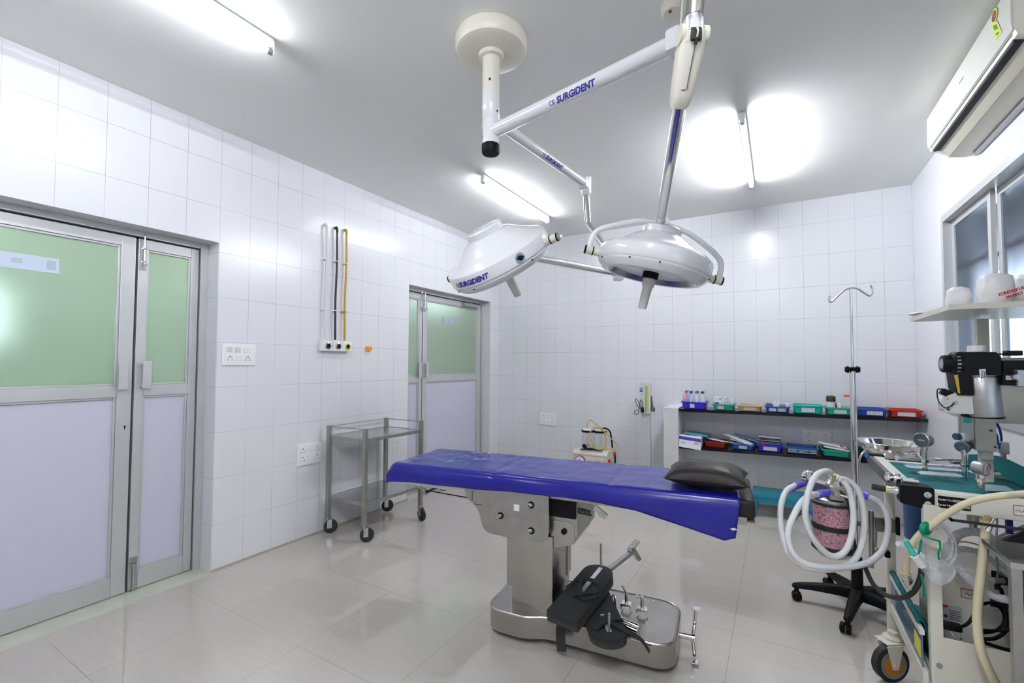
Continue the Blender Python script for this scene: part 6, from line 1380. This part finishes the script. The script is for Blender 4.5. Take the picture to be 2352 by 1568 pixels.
# blue gas cylinder behind the machine
cc = Vector((3.793,-2.095,0.624))
cy_ = thing('gas_cylinder', (cc.x, cc.y, .50), 'blue gas cylinder hanging behind the anaesthesia machine', 'gas cylinder')
b = MB(); b.lathe((cc.x, cc.y, .50), Z, [(0, 0), (.042, 0), (.048, .01), (.048, .28), (.042, .32), (.02, .35), (0, .355)], 28); b.build('cylinder_body', M_cyl, cy_)
hose('blue_hose', [(3.988,-2.384,1.132),(3.997,-2.378,1.096),(4.009,-2.369,1.059),(4.01,-2.356,1.03),(4.016,-2.331,1.064),(4.01,-2.336,1.111)], .006, M_bluehose, 'blue gas hose behind the machine upright')
hose('blue_hose', [(4.013,-2.335,1.135),(4.032,-2.322,1.092),(4.038,-2.317,1.045),(4.025,-2.323,1.007)], .0045, M_bluehose, 'thin blue hose right of the thicker blue hose')
b = MB(); b.cyl((4.006,-2.336,1.041), (4.046,-2.312,1.03), .008, seg=12); b.box((4.046,-2.311,1.011), (.03, .03, .05), (X, Y, Z), bev=.004); b.tube([(4.041,-2.313,0.989),(4.034,-2.316,0.951),(4.02,-2.323,0.928)], .006, n=4); b.tube([(4.05,-2.307,0.989),(4.05,-2.306,0.951),(4.049,-2.305,0.913)], .006, n=4); b.build('pipe_fitting', M_steeld, am)
b = MB(); b.prism([(0, 0), (.012, .022), (.22, .155), (.22, .12)], (3.974,-2.454,0.642), X, Z, Y*.004); b.build('slotted_bracket', M_steels, am)
b = MB(); b.prism([(0, -.02), (.0, .03), (.13, .13), (.13, -.06)], (3.985,-2.458,0.619), X, Z, Y*.06); b.build('dark_bellows_case', mat('slate_case', (.09, .10, .12), .4), am)

# ---------------------------------------------------------------- absorber and breathing circuit
ab = thing('carbon_dioxide_absorber', (3.4,-2.671,0.581), 'canister of pink soda lime with metal valve head on an arm of the machine', 'absorber')
ac_ = Vector((3.403,-2.673,0.685)); up_ = (U2+Fv*.03).normalized()
zc = lambda py: (1200-py)/1034.97*1.95
b = MB(); b.lathe(ac_+up_*zc(1252), up_, [(0, 0), (.070, 0), (.0715, .004), (.0715, zc(1152)-zc(1252)), (0, zc(1152)-zc(1252))], 48); b.build('soda_lime', M_sodalime, ab)
b = MB(); b.lathe(ac_+up_*zc(1254), up_, [(.0745, 0), (.0775, .002), (.0775, zc(1150)-zc(1254)), (.0745, zc(1150)-zc(1254))], 48); b.build('clear_canister', clear('canister_acrylic', (.85, .85, .85), .90, .06), ab)
for (p0y, p1y, r_, nm) in ((1211, 1200, .0788, 'middle_band'), (1258, 1247, .080, 'lower_gasket'), (1156, 1149, .079, 'upper_gasket')):
    b = MB(); b.lathe(ac_+up_*zc(p0y), up_, [(.074, 0), (r_, 0), (r_, zc(p1y)-zc(p0y)), (.074, zc(p1y)-zc(p0y))], 48); b.build(nm, M_rub, ab)
b = MB(); b.lathe(ac_+up_*zc(1258), -up_, [(.074, 0), (.070, .012), (.050, .03), (.028, .04), (0, .042)], 40); b.build('drain_cup', clear('drain_plastic', (.45, .46, .42), .45), ab)
b = MB(); b.lathe(ac_+up_*zc(1150), up_, [(0, 0), (.080, 0), (.084, .006), (.082, .016), (.060, .026), (0, .03)], 48); b.build('canister_lid', M_steeld, ab)
c1_ = Vector((3.411,-2.733,0.834)); c2_ = Vector((3.321,-2.6,0.828)); dd = (c2_-c1_).normalized(); sx_ = dd.cross(U2).normalized()
b = MB(); b.box((c1_+c2_)/2, ((c2_-c1_).length, .05, .045), (dd, sx_, U2), bev=.004); b.box(c1_-dd*.005, (.060, .075, .060), (X, Y, Z), bev=.008); b.box(c2_, (.055, .06, .05), (X, Y, Z), bev=.006); b.lathe(c1_-Y*.036, -Y, [(0, 0), (.017, 0), (.017, .010), (.012, .014), (.012, .02), (0, .02)], 18); b.build('valve_head', M_steeld, ab)
for c_, r_ in ((c1_, .034), (c2_, .028)):
    b = MB(); b.lathe(c_+U2*.026, U2, [(r_*1.05, -.004), (r_*1.1, 0), (r_*1.1, .006), (r_, .008), (r_*.86, .020), (r_*.5, .028), (0, .031)], 28); b.build('valve_dome', M_chrome, ab)
b = MB(); b.cyl(c1_+X*.01-Y*.055, c1_+X*.04-Y*.06-Z*.006, .0045, seg=10); b.build('pressure_port', M_chrome, ab)
def vconn(a, c, nm='hose_connector'):
    a, c = Vector(a), Vector(c); b = MB(); L_ = (c-a).length; b.lathe(a, c-a, [(.010, 0), (.0125, .0), (.013, L_*.3), (.0155, L_*.45), (.0165, L_*.95), (.0175, L_), (.012, L_)], 22); b.build(nm, M_violetp, bh)
bh = thing('breathing_circuit', (3.401,-2.784,0.541), 'looped white corrugated breathing hoses with violet connectors hung on the absorber', 'breathing hose')
vconn((3.301,-2.646,0.832), (3.255,-2.731,0.83)); vconn((3.381,-2.797,0.842), (3.336,-2.858,0.84)); vconn((3.495,-2.707,0.831), (3.521,-2.714,0.825))
hs_ = [[(3.265,-2.725,0.838),(3.231,-2.779,0.819),(3.211,-2.847,0.775),(3.208,-2.893,0.715),(3.22,-2.929,0.65),(3.243,-2.949,0.602),(3.287,-2.946,0.577),(3.348,-2.921,0.568),(3.406,-2.887,0.576),(3.454,-2.861,0.607),(3.484,-2.822,0.659),(3.494,-2.819,0.736),(3.491,-2.812,0.81),(3.476,-2.812,0.868),(3.447,-2.818,0.9),(3.41,-2.841,0.912)],
 [(3.346,-2.852,0.843),(3.314,-2.894,0.842),(3.282,-2.935,0.823),(3.251,-2.986,0.776),(3.233,-3.018,0.724),(3.238,-3.024,0.669),(3.266,-3.018,0.624),(3.315,-3.0,0.604),(3.388,-2.945,0.594),(3.462,-2.879,0.594),(3.517,-2.824,0.608),(3.56,-2.765,0.641),(3.582,-2.72,0.696),(3.582,-2.7,0.76),(3.558,-2.692,0.803),(3.517,-2.705,0.822)],
 [(3.395,-2.826,0.907),(3.382,-2.846,0.934),(3.359,-2.883,0.941),(3.33,-2.935,0.931),(3.308,-2.969,0.893),(3.295,-2.987,0.842),(3.291,-2.986,0.783),(3.304,-2.976,0.721),(3.34,-2.953,0.661),(3.379,-2.929,0.629),(3.417,-2.907,0.644),(3.443,-2.882,0.696),(3.455,-2.855,0.765),(3.454,-2.835,0.828),(3.443,-2.832,0.877),(3.426,-2.831,0.902),(3.406,-2.831,0.911)]]
for pts in hs_:
    b = MB(); b.corr(pts, .0100, .0120, .0068, seg=14); b.build('corrugated_hose', M_hose, bh, angle=180)
b = MB(); b.tube([(3.389,-2.83,0.909),(3.399,-2.836,0.917),(3.411,-2.84,0.912)], .0125, n=5, seg=16); b.cyl((3.395,-2.849,0.902), (3.395,-2.862,0.929), .006, seg=12, mi=1); b.build('y_piece', [M_white, M_brown], bh)
hose('rubber_tube', [(3.419,-2.775,0.846),(3.438,-2.786,0.827),(3.45,-2.778,0.791),(3.46,-2.746,0.726),(3.469,-2.715,0.655),(3.484,-2.657,0.581)], .0052, M_rub, 'thin dark tube running down from the absorber head behind the hoses', 'tube')
# bag behind the hoses
t = thing('reservoir_mask', (3.302,-2.696,0.654), 'clear plastic face mask hanging behind the breathing hoses', 'mask')
b = MB(); b.lathe((3.324,-2.662,0.705), (R2*-.25-U2+Fv*.2), [(.010, 0), (.018, .01), (.034, .03), (.042, .06), (.036, .085), (.02, .095)], 24); b.build('mask_shell', M_clear, t)
b = MB(); b.cyl((3.331,-2.659,0.721), (3.326,-2.661,0.698), .012, seg=16); b.build('blue_ring', M_tray['blue'], t)
# bracket from the machine to the absorber
b = MB(); q0 = Vector((3.644,-2.509,0.667)); q1 = Vector((3.553,-2.562,0.673)); b.box((q0+q1)/2, ((q0-q1).length, .02, .060), (q0-q1, Y, Z), bev=.003); b.box(q1-R2*.006, (.032, .035, .075), (X, Y, Z), bev=.004); b.cyl((3.548,-2.579,0.735), (3.548,-2.57,0.506), .0105, seg=18); b.tube([(3.562,-2.565,0.578),(3.563,-2.576,0.591),(3.566,-2.577,0.657)], .004, n=3)
b.cyl((3.553,-2.581,0.557), (3.573,-2.57,0.576), .0035, seg=8); b.cyl((3.53,-2.587,0.676), (3.473,-2.621,0.681), .012, seg=14); b.box((3.541,-2.574,0.498), (.025, .02, .02), (X, Y, Z), bev=.003); b.build('absorber_bracket', M_steeld, am)
b = MB(); b.box((3.641,-2.557,0.678), (.014, .02, .075), (X, Y, Z), bev=.003); b.box((3.607,-2.537,0.546), (.020, .02, .03), (X, Y, Z), bev=.004); b.build('bracket_knob', M_black, am)

# ---------------------------------------------------------------- stainless cart at the right edge
sc = thing('steel_cart', (3.99, -3.40, 0), 'stainless steel cart cut off by the right edge, nearest the camera', 'cart')
cp = Vector((3.782,-3.204,0.664))
X0, Y0 = cp.x, cp.y
b = MB(); b.bb(X0-.002, X0+.022, Y0-.002, Y0+.022, .0, .795, .002); b.build('corner_post', M_steeld, sc)
b = MB(); b.bb(X0+.023, X0+.45, Y0+.001, Y0+.006, .06, .78); b.build('front_panel', M_cart, sc)
b = MB(); b.bb(X0-.004, X0+.46, Y0-.004, Y0+.21, .781, .80, .003); b.build('top_panel', M_steels, sc)
sc.location = (X0+.2, Y0+.15, 0)
for ch in sc.children: ch.location.x += 3.99-(X0+.2); ch.location.y += -3.40-(Y0+.15)
b = MB(); b.tube([(X0+.03, Y0-.004, .70), (X0+.04, Y0-.025, .69), (X0+.12, Y0-.03, .67), (X0+.30, Y0-.03, .66)], .008, n=5); b.build('push_handle', M_chrome, sc)
